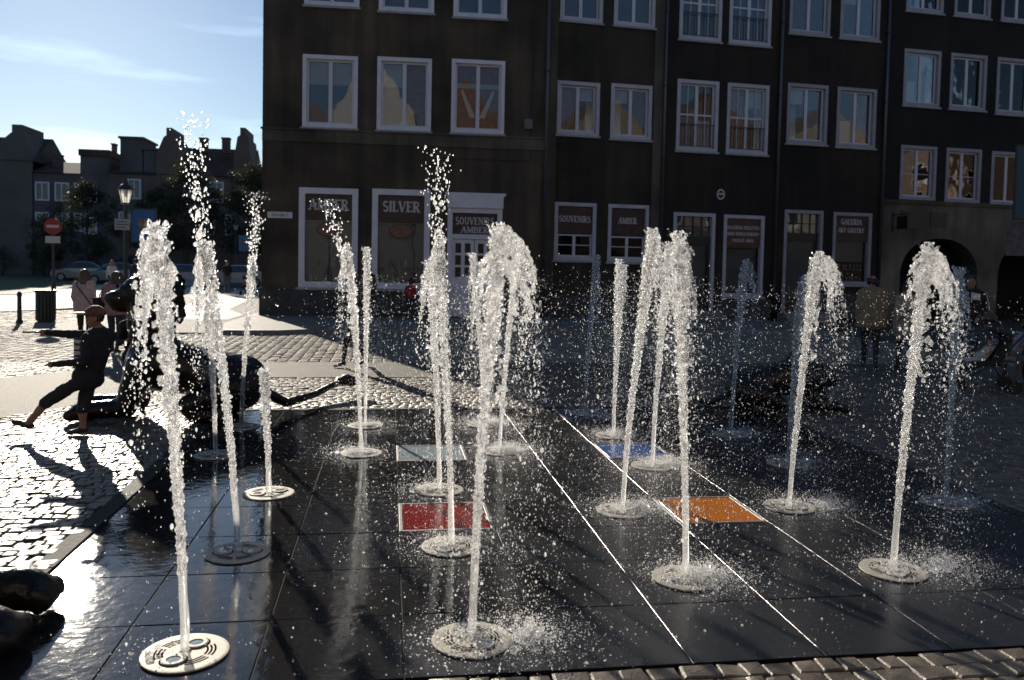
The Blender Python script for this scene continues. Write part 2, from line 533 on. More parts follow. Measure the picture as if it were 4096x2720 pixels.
# ---- fountain floor: a grid of dark tiles with glass light panels
def tile_mat():
    m = bpy.data.materials.new('wet_basalt_tile'); m.use_nodes = True
    N, L = m.node_tree.nodes, m.node_tree.links
    b = N['Principled BSDF']
    geo = N.new('ShaderNodeNewGeometry')
    def noise(scale, detail=4):
        n = N.new('ShaderNodeTexNoise'); n.inputs['Scale'].default_value = scale; n.inputs['Detail'].default_value = detail
        L.new(geo.outputs['Position'], n.inputs['Vector']); return n
    n1 = noise(300, 2)
    r1 = N.new('ShaderNodeValToRGB'); r1.color_ramp.elements[0].color = (0.012, 0.012, 0.012, 1); r1.color_ramp.elements[1].color = (0.036, 0.035, 0.033, 1)
    r1.color_ramp.elements[0].position, r1.color_ramp.elements[1].position = 0.4, 0.75
    L.new(n1.outputs[0], r1.inputs[0]); L.new(r1.outputs[0], b.inputs['Base Color'])
    # film of water: smooth where it stands, rougher where the slabs only are damp
    n2 = noise(0.9, 3)
    sx = N.new('ShaderNodeSeparateXYZ'); L.new(geo.outputs['Position'], sx.inputs[0])
    mr = N.new('ShaderNodeMapRange'); mr.inputs['From Min'].default_value = -0.6; mr.inputs['From Max'].default_value = 1.6
    mr.inputs['To Min'].default_value = -0.22; mr.inputs['To Max'].default_value = 0.16
    L.new(sx.outputs[0], mr.inputs['Value'])
    ad = N.new('ShaderNodeMath'); ad.operation = 'ADD'; L.new(n2.outputs[0], ad.inputs[0]); L.new(mr.outputs[0], ad.inputs[1])
    r2 = N.new('ShaderNodeMapRange'); r2.inputs['From Min'].default_value = 0.44; r2.inputs['From Max'].default_value = 0.56
    r2.inputs['To Min'].default_value = 0.045; r2.inputs['To Max'].default_value = 0.21
    L.new(ad.outputs[0], r2.inputs['Value']); L.new(r2.outputs[0], b.inputs['Roughness'])
    n3 = noise(11, 4); n4 = noise(160, 3)
    bp1 = N.new('ShaderNodeBump'); bp1.inputs['Strength'].default_value = 0.11; bp1.inputs['Distance'].default_value = 0.02
    L.new(n3.outputs[0], bp1.inputs['Height'])
    bp2 = N.new('ShaderNodeBump'); bp2.inputs['Distance'].default_value = 0.004
    r3 = N.new('ShaderNodeMapRange'); r3.inputs['From Min'].default_value = 0.40; r3.inputs['From Max'].default_value = 0.62
    r3.inputs['To Min'].default_value = 0.03; r3.inputs['To Max'].default_value = 0.35
    L.new(ad.outputs[0], r3.inputs['Value']); L.new(r3.outputs[0], bp2.inputs['Strength'])
    L.new(n4.outputs[0], bp2.inputs['Height']); L.new(bp1.outputs[0], bp2.inputs['Normal'])
    L.new(bp2.outputs[0], b.inputs['Normal'])
    return m
M_tile = tile_mat()
M_joint = mat('dark_joint', (0.008, 0.0075, 0.007), 0.8, spec=.1)
M_steel = mat('brushed_steel', (0.35, 0.325, 0.275), 0.6, metal=0.15, spec=0.12, nscale=40, namt=0.12, bump=0.06, bscale=200)
M_frame = mat('dull_steel_frame', (0.20, 0.19, 0.18), 0.55, metal=0.3)
M_slot = mat('dark_slot', (0.008, 0.008, 0.008), 1.0, spec=0.0)
M_lens = mat('lamp_glass', (0.30, 0.38, 0.40), 0.06, spec=0.8)

ff = empty('fountain_floor', kind='structure')
fb = MB(); fb.box(TX0, TY0, -.08, TX1, TY1, -.0055)
fb.build('joint_bed', M_joint, ff)
PANELS = {(0, 2): ('red', (0.20, 0.012, 0.008)), (3, 2): ('amber orange', (0.42, 0.13, 0.015)), (0, 5): ('pale grey blue', (0.30, 0.36, 0.37)),
          (3, 5): ('blue', (0.035, 0.09, 0.26)), (3, 8): ('dim blue', (0.02, 0.05, 0.13))}
tb = MB()
h_ = 0.3455
tb.bevbox(-h_, -h_, -.035, h_, h_, 0.0, .0016)
tb.m = [0, 0, 1, 1, 1, 1, 0, 0, 0, 0]      # sealed joint on the flanks
tile_me = None
for i in range(-3, 7):
    for j in range(-1, 9):
        if (i, j) in PANELS: continue
        if tile_me is None:
            o = tb.build('paving_tile', [M_tile, M_joint], ff); tile_me = o.data
        else:
            o = bpy.data.objects.new('paving_tile', tile_me); link(o, ff)
        o.location = (i*.7+.35, j*.7+.35, rnd.uniform(-.0012, .0012))
        o.rotation_euler = (rnd.gauss(0, .0012), rnd.gauss(0, .0012), 0)
for (i, j), (cn, c) in PANELS.items():
    r = empty('light_panel', (i*.7+.35, j*.7+.35, 0), label={
        'red': 'red glass floor panel in a steel frame, nearest of the coloured panels',
        'amber orange': 'orange glass floor panel set among dark wet tiles',
        'pale grey blue': 'pale grey blue glass floor panel straight behind the red one',
        'blue': 'blue glass floor panel half covered by splashing water',
        'dim blue': 'dim blue glass floor panel farthest back in the fountain floor'}[cn], cat='floor panel', group='coloured glass panels in the fountain floor')
    m_ = MB(); m_.bevbox(-.318, -.318, -.03, .318, .318, -.001, .003)
    m_.build('glass_pane', mat('panel_'+cn.replace(' ', '_'), c, 0.16, nscale=90, namt=0.35, spec=0.6, bump=0.05, bscale=120), r)
    m_ = MB()
    for a in ((-.346, -.346, .346, -.32), (-.346, .32, .346, .346), (-.346, -.3195, -.32, .3195), (.32, -.3195, .346, .3195)):
        m_.bevbox(a[0], a[1], -.03, a[2], a[3], .003, .003)
    m_.build('steel_frame', M_frame, r)

# ------------------------------------------------------------------ town houses beyond the fountain
def plaster(name, c, streak=.28):
    """old render: blotches, rain streaks below the sills, fine grain"""
    m = mat(name, c, 0.9, nscale=0.55, namt=0.55, bump=0.3, bscale=70, detail=8)
    N, L = m.node_tree.nodes, m.node_tree.links
    b = N['Principled BSDF']; src = b.inputs['Base Color'].links[0].from_socket
    geo = N.new('ShaderNodeNewGeometry'); mp = N.new('ShaderNodeMapping'); mp.inputs['Scale'].default_value = (3.0, 3.0, .22)
    n = N.new('ShaderNodeTexNoise'); n.inputs['Scale'].default_value = 1.0; n.inputs['Detail'].default_value = 7; n.inputs['Roughness'].default_value = .62
    L.new(geo.outputs['Position'], mp.inputs[0]); L.new(mp.outputs[0], n.inputs['Vector'])
    r = N.new('ShaderNodeMapRange'); r.inputs['From Min'].default_value = .38; r.inputs['From Max'].default_value = .68; r.inputs['To Min'].default_value = 1-streak; r.inputs['To Max'].default_value = 1+streak
    L.new(n.outputs[0], r.inputs['Value'])
    mu = N.new('ShaderNodeVectorMath'); mu.operation = 'SCALE'
    L.new(src, mu.inputs[0]); L.new(r.outputs[0], mu.inputs['Scale']); L.new(mu.outputs[0], b.inputs['Base Color'])
    return m
M_pl1 = plaster('dark_plaster_grey', (0.0626, 0.0453, 0.0291))
M_pl2 = plaster('dark_plaster_green', (0.0376, 0.0292, 0.0174))
M_pl3 = plaster('dark_plaster_umber', (0.0235, 0.0161, 0.0097))  # this front and those right of it coloured darker for the fading light
M_pl4 = plaster('dark_plaster_brown', (0.0242, 0.0146, 0.0084))
M_pl5 = plaster('dark_plaster_black_brown', (0.0141, 0.0095, 0.0065))
M_pil = plaster('worn_pilaster_plaster', (0.092, 0.074, 0.055), .25)
M_plinth = mat('plinth_render', (0.050, 0.047, 0.043), 0.8, nscale=2.2, namt=0.35, bump=0.3, bscale=50)
M_pale5 = plaster('pale_arcade_plaster', (0.13, 0.105, 0.075), .2)
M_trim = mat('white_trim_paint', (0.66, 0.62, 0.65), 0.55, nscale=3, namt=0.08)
M_trim2 = mat('trim_paint_dimmed', (0.46, 0.43, 0.46), 0.55, nscale=3, namt=0.1)  # darker copy of the white trim, light falloff to the right in its colour
M_trim3 = mat('trim_paint_dimmest', (0.30, 0.28, 0.30), 0.55, nscale=3, namt=0.1)  # darkest trim copy, dimness of the right-hand houses painted in
M_sash = mat('white_sash_paint', (0.58, 0.55, 0.58), 0.4)
M_sill = mat('grey_sill', (0.30, 0.29, 0.29), 0.6, nscale=5, namt=0.2)
M_room = mat('unlit_room', (0.02, 0.019, 0.018), 0.9)
M_board = mat('brown_sign_board', (0.045, 0.017, 0.011), 0.5, nscale=5, ramp=((0.026, 0.010, 0.007), (0.068, 0.026, 0.016)))
M_board2 = mat('red_brown_sign_board', (0.16, 0.035, 0.014), 0.45, nscale=4, ramp=((0.035, 0.009, 0.005), (0.14, 0.036, 0.018)))
M_letter = mat('cream_lettering', (0.50, 0.46, 0.43), 0.5)
M_pipe = mat('grey_zinc_pipe', (0.10, 0.105, 0.115), 0.45, metal=0.4)
M_iron = mat('black_iron', (0.02, 0.02, 0.02), 0.5, metal=0.3)
M_dark_door = mat('dark_door_paint', (0.02, 0.014, 0.011), 0.4)
M_screen = mat('grey_shop_blind', (0.20, 0.20, 0.21), 0.5, nscale=2, namt=0.12)
M_bluebl = mat('blue_grey_blind', (0.11, 0.13, 0.19), 0.7, nscale=2, namt=0.15)
M_palebl = mat('pale_blind', (0.50, 0.48, 0.48), 0.7)
M_brickred = mat('brick_red_brown', (0.26, 0.10, 0.07), 0.8, nscale=6, namt=0.3)  # behind panes a painted reflection of the brick opposite; also colours display pieces
M_white = mat('white_curtain_or_reflection', (0.75, 0.73, 0.70), 0.8)
M_oval = mat('oval_plaque_brown', (0.16, 0.055, 0.035), 0.4, nscale=14, namt=0.5)
M_slate = mat('roof_tile_dark', (0.06, 0.045, 0.04), 0.8, nscale=3, namt=0.3)

def glass_pane_mat():
    m = bpy.data.materials.new('window_glass'); m.use_nodes = True
    N, L = m.node_tree.nodes, m.node_tree.links
    N.clear()
    out = N.new('ShaderNodeOutputMaterial'); mx = N.new('ShaderNodeMixShader')
    tp = N.new('ShaderNodeBsdfTransparent'); tp.inputs[0].default_value = (.86, .88, .88, 1)
    gl = N.new('ShaderNodeBsdfGlossy'); gl.inputs['Roughness'].default_value = 0.012
    fr = N.new('ShaderNodeFresnel'); fr.inputs['IOR'].default_value = 1.5
    geo = N.new('ShaderNodeNewGeometry'); n2 = N.new('ShaderNodeTexNoise'); n2.inputs['Scale'].default_value = 1.1
    L.new(geo.outputs['Position'], n2.inputs['Vector'])
    bp = N.new('ShaderNodeBump'); bp.inputs['Strength'].default_value = 0.25; bp.inputs['Distance'].default_value = 0.02
    L.new(n2.outputs[0], bp.inputs['Height']); L.new(bp.outputs[0], gl.inputs['Normal'])
    ad = N.new('ShaderNodeMath'); ad.operation = 'ADD'; ad.inputs[1].default_value = 0.0
    L.new(fr.outputs[0], ad.inputs[0]); L.new(ad.outputs[0], mx.inputs[0])
    L.new(tp.outputs[0], mx.inputs[1]); L.new(gl.outputs[0], mx.inputs[2]); L.new(mx.outputs[0], out.inputs['Surface'])
    return m
M_glass = glass_pane_mat()

# ---- serif capitals made of thick and thin strokes
def _e(cx, cy, rx, ry, a0, a1, n=9):
    return [(cx+rx*math.cos(math.radians(a0+(a1-a0)*i/n)), cy+ry*math.sin(math.radians(a0+(a1-a0)*i/n))) for i in range(n+1)]
K, T_ = .21, .10
GLYPH = {
 'A': (.80, [([(.06,0),(.40,1)], T_), ([(.40,1),(.70,0)], K), ([(.18,.34),(.60,.34)], T_)], [(.06,0),(.72,0)]),
 'B': (.70, [([(.17,0),(.17,1)], K), ([(.17,.95)]+_e(.34,.74,.22,.21,90,-90)+[(.17,.53)], .13), ([(.17,.52)]+_e(.36,.28,.25,.23,90,-90)+[(.17,.05)], .14)], [(.13,0),(.13,1)]),
 'C': (.72, [(_e(.40,.5,.27,.44,50,310,14), .17)], []),
 'D': (.74, [([(.17,0),(.17,1)], K), ([(.17,.95)]+_e(.32,.5,.30,.45,90,-90,12)+[(.17,.05)], .14)], [(.13,0),(.13,1)]),
 'E': (.64, [([(.17,0),(.17,1)], K), ([(.17,.95),(.56,.95)], T_), ([(.17,.52),(.48,.52)], T_), ([(.17,.05),(.58,.05)], T_), ([(.56,1),(.56,.80)], .07), ([(.58,0),(.58,.22)], .07)], [(.12,0),(.12,1)]),
 'G': (.76, [(_e(.40,.5,.27,.44,50,345,14), .17), ([(.66,.42),(.66,.08)], .15), ([(.48,.44),(.72,.44)], .08)], []),
 'H': (.84, [([(.17,0),(.17,1)], K), ([(.66,0),(.66,1)], K), ([(.17,.5),(.66,.5)], T_)], [(.17,0),(.17,1),(.66,0),(.66,1)]),
 'I': (.34, [([(.17,0),(.17,1)], K)], [(.17,0),(.17,1)]),
 'K': (.76, [([(.17,0),(.17,1)], K), ([(.20,.45),(.62,1)], T_), ([(.32,.58),(.66,0)], K)], [(.17,0),(.17,1),(.66,0),(.62,1)]),
 'L': (.60, [([(.17,0),(.17,1)], K), ([(.17,.05),(.55,.05)], T_), ([(.55,0),(.55,.25)], .07)], [(.15,0),(.17,1)]),
 'M': (.98, [([(.14,0),(.18,1)], T_), ([(.20,1),(.48,.05)], K), ([(.48,.05),(.76,1)], T_), ([(.80,1),(.82,0)], K)], [(.14,0),(.82,0),(.14,1),(.84,1)]),
 'N': (.82, [([(.15,0),(.15,1)], T_), ([(.17,1),(.66,0)], K), ([(.68,0),(.68,1)], T_)], [(.15,0),(.13,1),(.68,1)]),
 'O': (.80, [(_e(.40,.5,.28,.44,0,360,18), .17)], []),
 'P': (.68, [([(.17,0),(.17,1)], K), ([(.17,.95)]+_e(.34,.70,.24,.25,90,-90)+[(.17,.45)], .13)], [(.17,0),(.13,1)]),
 'R': (.76, [([(.17,0),(.17,1)], K), ([(.17,.95)]+_e(.34,.73,.23,.22,90,-90)+[(.17,.51)], .13), ([(.36,.50),(.62,0)], K)], [(.17,0),(.13,1),(.66,0)]),
 'S': (.64, [(_e(.33,.73,.19,.22,40,270,9)+_e(.33,.27,.21,.24,90,-140,9), .16)], []),
 'T': (.72, [([(.36,0),(.36,1)], K), ([(.06,.95),(.66,.95)], T_), ([(.06,1),(.06,.76)], .07), ([(.66,1),(.66,.76)], .07)], [(.36,0)]),
 'U': (.78, [([(.17,1),(.17,.32)]+_e(.39,.30,.22,.25,180,360,9)+[(.62,1)], .15)], [(.17,1),(.62,1)]),
 'V': (.78, [([(.10,1),(.40,0)], K), ([(.40,0),(.70,1)], T_)], [(.12,1),(.70,1)]),
 'W': (1.05, [([(.10,1),(.30,0)], K), ([(.30,0),(.50,.9)], T_), ([(.50,.9),(.72,0)], K), ([(.72,0),(.94,1)], T_)], [(.12,1),(.94,1)]),
 'Y': (.76, [([(.10,1),(.38,.45)], K), ([(.38,.45),(.68,1)], T_), ([(.38,.5),(.38,0)], K)], [(.12,1),(.68,1),(.38,0)]),
 'Z': (.66, [([(.08,.95),(.58,.95)], T_), ([(.56,.95),(.12,.05)], K), ([(.08,.05),(.60,.05)], T_)], []),
}
def text_width(s): return sum(GLYPH[c][0] if c != ' ' else .42 for c in s)
def write(mb, s, uc, z, size, y, width=None):
    """capitals centred at uc, standing on z, facing -y"""
    w = text_width(s)*size
    kx = (width/w) if width else 1.0
    u = uc - w*kx/2
    d = 0
    for c in s:
        if c == ' ': u += .42*size*kx; continue
        gw, strokes, serifs = GLYPH[c]
        segs = []
        for pts, th in strokes:
            for a, b in zip(pts[:-1], pts[1:]): segs.append((a, b, th))
        for q in serifs:
            segs.append(((q[0]-.17, abs(q[1]-.035)), (q[0]+.17, abs(q[1]-.035)), .07))
        for a, b, th in segs:
            a, b = Vector(a), Vector(b)
            t = (b-a)
            if t.length < 1e-6: continue
            t.normalize(); n = Vector((-t.y, t.x))*th/2
            e = t*(th*.12)
            q = [a-e-n, b+e-n, b+e+n, a-e+n]
            d += 1
            yy = y-.004-.00012*(d % 17)
            vs = [(u+p.x*size*kx, yy, z+p.y*size) for p in q]+[(u+p.x*size*kx, y+.002, z+p.y*size) for p in q]
            mb.add(vs, [(0,1,2,3),(0,4,5,1),(1,5,6,2),(2,6,7,3),(3,7,4,0)])
        u += gw*size*kx
    return mb

def wall_front(mb, u0, u1, z0, z1, holes, mi=0, y=0.0, reveal=.16, rmi=None):
    us = sorted({u0, u1, *[h[0] for h in holes], *[h[2] for h in holes]}); zs = sorted({z0, z1, *[h[1] for h in holes], *[h[3] for h in holes]})
    us = [u for u in us if u0 <= u <= u1]; zs = [z for z in zs if z0 <= z <= z1]
    for a, b in zip(us[:-1], us[1:]):
        for c, d in zip(zs[:-1], zs[1:]):
            if any(h[0] <= (a+b)/2 <= h[2] and h[1] <= (c+d)/2 <= h[3] for h in holes): continue
            mb.quad((a, y, c), (b, y, c), (b, y, d), (a, y, d), mi)
    r = rmi if rmi is not None else mi
    for h in holes:
        a, c, b, d = h
        mb.quad((a, y, c), (a, y+reveal, c), (a, y+reveal, d), (a, y, d), r)
        mb.quad((b, y, c), (b, y, d), (b, y+reveal, d), (b, y+reveal, c), r)
        mb.quad((a, y, d), (a, y+reveal, d), (b, y+reveal, d), (b, y, d), r)
        mb.quad((a, y, c), (b, y, c), (b, y+reveal, c), (a, y+reveal, c), r)

def trim_box(mb, a, c, b, d, w, y0, y1, bottom=True, mi=0):
    mb.box(a, y0, c, a+w, y1, d, mi); mb.box(b-w, y0, c, b, y1, d, mi)
    mb.box(a+w+.0005, y0+.002, d-w, b-w-.0005, y1-.002, d, mi)
    if bottom: mb.box(a+w+.0005, y0+.002, c, b-w-.0005, y1-.002, c+w, mi)

TRIM = [M_trim]
def house_window(root, a, c, b, d, blinds=(None, None), cross=False, bars=False, tilt=False, railing=False, sill=True, tw=.125):
    """white plaster surround, deep reveal, two-leaf sash; blinds = hangings and painted reflections behind each leaf"""
    m_ = MB(); trim_box(m_, a, c, b, d, tw, -.03, .17)
    w = m_.build('window', TRIM[0], root)
    ia, ic, ib, id_ = a+tw+.001, c+tw+.001, b-tw-.001, d-tw-.001
    s_ = MB(); f = .065
    trim_box(s_, ia, ic, ib, id_, f, .10, .155)
    um = (ia+ib)/2
    s_.box(um-.06, .095, ic+f+.001, um+.06, .15, id_-f-.001)
    if cross:
        zc = ic+(id_-ic)*.52
        s_.box(ia+f+.001, .102, zc-.03, um-.061, .148, zc+.03); s_.box(um+.061, .102, zc-.03, ib-f-.001, .148, zc+.03)
        for q in ((ia+f+um-.06)/2, (ib-f+um+.06)/2):
            s_.box(q-.012, .106, ic+f+.001, q+.012, .145, zc-.031); s_.box(q-.012, .106, zc+.031, q+.012, .145, id_-f-.001)
    if bars:
        zc = ic+(id_-ic)*.48
        s_.box(ia+f+.001, .106, zc-.012, um-.061, .145, zc+.012); s_.box(um+.061, .106, zc-.012, ib-f-.001, .145, zc+.012)
    s_.build('sash', M_sash, w)
    for k, (pa, pb) in enumerate(((ia+f, um-.06), (um+.06, ib-f))):
        p_ = MB()
        tl = .05 if (tilt and k == 1) else 0
        p_.box(pa-.004, .122+tl, ic+f-.004, pb+.004, .128+tl, id_-f+.004)
        p_.build('pane', M_glass, w)
        bl = blinds[k]
        if bl == 'half':
            zm = ic+(id_-ic)*.62
            q = MB(); q.box(pa, .20, zm, pb, .21, id_-f); q.build('blind_or_reflection', M_palebl, w)
            q = MB(); q.box(pa, .201, ic+f, pb, .211, zm-.002); q.build('blind_or_reflection', M_bluebl, w)
        elif bl == 'full':
            q = MB(); q.box(pa, .20, ic+f, pb, .21, id_-f); q.build('blind_or_reflection', M_bluebl, w)
        elif bl == 'red':
            q = MB()
            n = 9
            for i in range(n):
                x0 = pa+(pb-pa)*i/n; x1 = pa+(pb-pa)*(i+1)/n
                q.quad((x0, .20+.02*(i % 2), ic+f), (x1, .20+.02*((i+1) % 2), ic+f), (x1, .20+.02*((i+1) % 2), id_-f), (x0, .20+.02*(i % 2), id_-f))
            q.build('curtain_or_reflection', M_brickred, w)
        elif bl in ('sheer', 'redv', 'dim'):
            q = MB(); e_ = pb if k == 0 else pa; o_ = pa if k == 0 else pb
            if bl == 'sheer':
                n = 6
                for i in range(n):
                    x0 = o_+(e_-o_)*.52*i/n; x1 = o_+(e_-o_)*.52*(i+1)/n
                    q.quad((x0, .19+.02*(i % 2), ic+f), (x1, .19+.02*((i+1) % 2), ic+f), (x1-(e_-o_)*.1, .19+.02*((i+1) % 2), id_-f), (x0, .19+.02*(i % 2), id_-f))
                q.build('curtain_or_reflection', M_white, w)  # white folds stand in for pale fronts mirrored in the panes
                q = MB(); q.box(pa, .24, ic+(id_-ic)*.70, pb, .25, id_-f); q.build('blind_or_reflection', M_palebl, w)
            elif bl == 'redv':
                zc = (ic+id_)/2
                q.box(pa, .22, ic+f, pb, .23, id_-f); q.build('blind_or_reflection', M_brickred, w)
                q = MB(); q.add([(e_, .185, ic+f+.35), (e_+(o_-e_)*.30, .19, ic+f+.35), (e_+(o_-e_)*.80, .185, zc+.22), (e_+(o_-e_)*.68, .19, zc+.25)], [(0, 1, 2, 3)]); q.build('curtain_or_reflection', M_white, w)
                q = MB(); q.box(pa, .205, zc+.30, pb, .215, zc+.46); q.build('pelmet', M_palebl, w)
            else:
                q.box(pa, .26, ic+f, pb, .27, ic+(id_-ic)*.45); q.build('blind_or_reflection', M_palebl, w)
        elif bl == 'white':
            q = MB(); zc = (ic+id_)/2
            s0 = pa if k == 0 else pb; e0 = pb if k == 0 else pa
            q.quad((e0, .185, ic+f+.3), (e0+(s0-e0)*.35, .195, ic+f+.3), (e0+(s0-e0)*.75, .185, zc+.25), (e0+(s0-e0)*.55, .195, zc+.25))
            q.build('curtain_or_reflection', M_white, w)
    if sill:
        q = MB(); q.box(a-.05, -.09, c-.07, b+.05, .02, c-.002); q.build('sill', M_sill, w)
    if railing:
        q = MB(); zt = ic+(id_-ic)*.36
        q.box(ia, -.012, zt, ib, .006, zt+.03); q.box(ia, -.010, ic+.05, ib, .004, ic+.07)
        n = 11
        for i in range(n):
            x = ia+(ib-ia)*(i+.5)/n
            q.box(x-.009, -.008, ic+.071, x+.009, .002, zt-.001)
        q.build('railing', M_iron, w)
    return w

def shell(root, u0, u1, H, depth, holes, m_front, y_room=.9, extra=None):
    """plastered walls round a closed volume with a dark interior"""
    m_ = MB()
    wall_front(m_, u0, u1, 0, H, [(h[0]+.05, h[1]+.05 if h[1] > .05 else 0, h[2]-.05, h[3]-.05) for h in holes], 0, reveal=.3)
    m_.quad((u0, 0, 0), (u0, 0, H), (u0, depth, H), (u0, depth, 0)); m_.quad((u1, 0, 0), (u1, depth, 0), (u1, depth, H), (u1, 0, H))
    m_.quad((u0, depth, 0), (u0, depth, H), (u1, depth, H), (u1, depth, 0))
    m_.quad((u0+.01, y_room, .02), (u1-.01, y_room, .02), (u1-.01, y_room, H-.02), (u0+.01, y_room, H-.02), 1)
    m_.build('wall', [m_front, M_room], root)
    r = MB()
    r.add([(u0-.1, -.35, H), (u1+.1, -.35, H), (u1+.1, depth+.3, H), (u0-.1, depth+.3, H), (u0-.1, depth/2, H+3.2), (u1+.1, depth/2, H+3.2)],
          [(0, 1, 5, 4), (2, 3, 4, 5), (0, 4, 3), (1, 2, 5), (3, 2, 1, 0)])
    r.build('roof', M_slate, root)

def drainpipe(root, u, H, name='drainpipe'):
    m_ = MB(); m_.tube([(u, -.09, H), (u, -.09, 1.95)], .055, 10)
    p_ = m_.build('drainpipe', M_pipe, root, smooth=True)
    m_ = MB(); m_.tube([(u, -.09, 1.95), (u, -.09, .02)], .062, 10)
    m_.build('cast_iron_foot', M_iron, p_, smooth=True)
    for z in (3.0, 5.6, 8.2, 10.8):
        m_ = MB(); m_.box(u-.075, -.155, z, u+.075, -.001, z+.04); m_.build('bracket', M_iron, p_)

def shop_window(root, a, c, b, d, lines, board_z, board=None, lower='two', width=None, tw=.125, oval=False):
    m_ = MB(); trim_box(m_, a, c, b, d, tw, -.03, .17)
    w = m_.build('shop_window', TRIM[0], root)
    ia, ic, ib, id_ = a+tw+.001, c+tw+.001, b-tw-.001, d-tw-.001
    q = MB(); q.box(ia, .06, board_z, ib, .10, id_)
    q.build('sign_board', board or M_board, w)
    for s_, z, size, wd in lines:
        write(MB(), s_, (ia+ib)/2, z, size, .058, wd).build('lettering', M_letter, w)
    um = (ia+ib)/2
    if lower == 'two':
        s2 = MB(); f = .05
        trim_box(s2, ia, ic, ib, board_z-.03, f, .10, .15)
        s2.box(um-.05, .098, ic+f+.001, um+.05, .152, board_z-.03-f-.001)
        zc = ic+(board_z-ic)*.5
        s2.box(ia+f+.001, .104, zc-.015, um-.051, .146, zc+.015); s2.box(um+.051, .104, zc-.015, ib-f-.001, .146, zc+.015)
        s2.build('sash', M_sash, w)
        for pa, pb in ((ia+f, um-.05), (um+.05, ib-f)):
            q = MB(); q.box(pa-.003, .122, ic+f, pb+.003, .128, board_z-.03-f); q.build('pane', M_glass, w)
    else:
        q = MB(); q.box(ia, .13, ic, ib, .136, board_z-.002); q.build('pane', M_glass, w)
        q = MB(); q.box(ia, .30, ic+(.75 if lower == 'shelf' else .02), ib, .31, board_z-.02); q.build('back_screen', M_screen, w)
        q = MB(); q.box(ia, .142, board_z-.03, ib, .16, board_z-.004); q.build('rail', M_sash, w)
    q = MB(); q.box(a-.07, -.10, c-.08, b+.07, .02, c-.002); q.build('sill', M_sill, w)
    if oval:
        q = MB(); n = 28
        for sx, y0, mi in ((1.0, .035, 0), (.88, .028, 1)):
            q.prism([((ia+ib)/2+.40*sx*math.cos(2*math.pi*i/n), 2.82+.235*sx*math.sin(2*math.pi*i/n)) for i in range(n)], y0, .058, mi)
        q.build('oval_plaque', [M_dark_door, M_oval], w)
    return w

# ---- house 1: long grey-brown front with the amber and silver shop
h1 = empty('town_house', (-4.2, 23.1, .11), math.radians(-2), 'dark grey brown house on the street corner with the AMBER and SILVER shop windows', 'house', 'houses along the far side of the square')
W1 = [(1.25, 6.10, 3.0, 8.42), (3.62, 6.10, 5.38, 8.46), (6.03, 6.10, 7.79, 8.5)]
U1 = [(1.28, 9.98, 3.02, 12.3), (3.64, 9.92, 5.42, 12.3), (6.05, 9.86, 7.81, 12.3)]
S1 = [(1.17, .93, 3.06, 4.16), (3.51, .93, 5.40, 4.19)]
D1 = (5.98, -.05, 7.79, 3.64)
shell(h1, 0, 9.27, 13.6, 10, W1+U1+S1+[D1], M_pl1)
for k, r in enumerate(W1):
    house_window(h1, *r, blinds=[('half', 'half'), ('half', 'red'), ('redv', 'redv')][k])
for k, r in enumerate(U1): house_window(h1, *r, blinds=[('full', 'full'), ('half', 'half'), ('full', 'full')][k])
shop_window(h1, *S1[0], [('AMBER', 3.46, .34, 1.28)], 3.12, lower='plain', tw=.19, oval=True)
shop_window(h1, *S1[1], [('SILVER', 3.46, .34, 1.24)], 3.10, lower='plain', tw=.19, oval=True)
for sx, n_ in ((1.5, 5), (3.85, 6)):
    q = MB(); q.box(sx-.1, .18, 1.62, sx+1.3, .29, 1.64); q.build('display_shelf', M_sill, h1)
    for i in range(n_):
        z = (1.13, 1.645)[i % 2]; x = sx+.05+.24*i; r = rnd.uniform(.04, .07); hh = rnd.uniform(.18, .34)
        q = MB(); q.lathe([(r, z), (r*1.1, z+hh*.4), (r*.5, z+hh*.6), (r*.8, z+hh*.8), (r*.3, z+hh)], 10, x, .235); q.build('display_piece', [M_palebl, M_brickred, M_trim][i % 3], h1)
m_ = MB(); m_.tube([(8.7, -.03, 13), (8.7, -.03, 5.3), (8.4, -.03, 5.25), (5.7, -.03, 5.25), (5.7, -.03, 4.5)], .012, 5); m_.build('wall_cable', M_iron, h1)
m_ = MB(); m_.box(8.45, -.14, 6.3, 8.72, -.001, 6.62); m_.build('meter_box', M_pipe, h1)
m_ = MB(); m_.box(-.06, -.06, -.1, 5.90, .0, .84); m_.box(7.88, -.06, -.1, 9.27, 0, .84)
m_.box(-.04, -.085, .841, 5.90, .0, .90); m_.box(7.88, -.085, .841, 9.25, .0, .90)
m_.build('plinth', M_plinth, h1)
m_ = MB(); m_.box(0, -.05, 5.62, 9.27, 0, 5.98); m_.box(-.04, -.09, 5.985, 9.27, 0, 6.05)
m_.build('string_course', M_pil, h1)
drainpipe(h1, 9.2, 13.5)
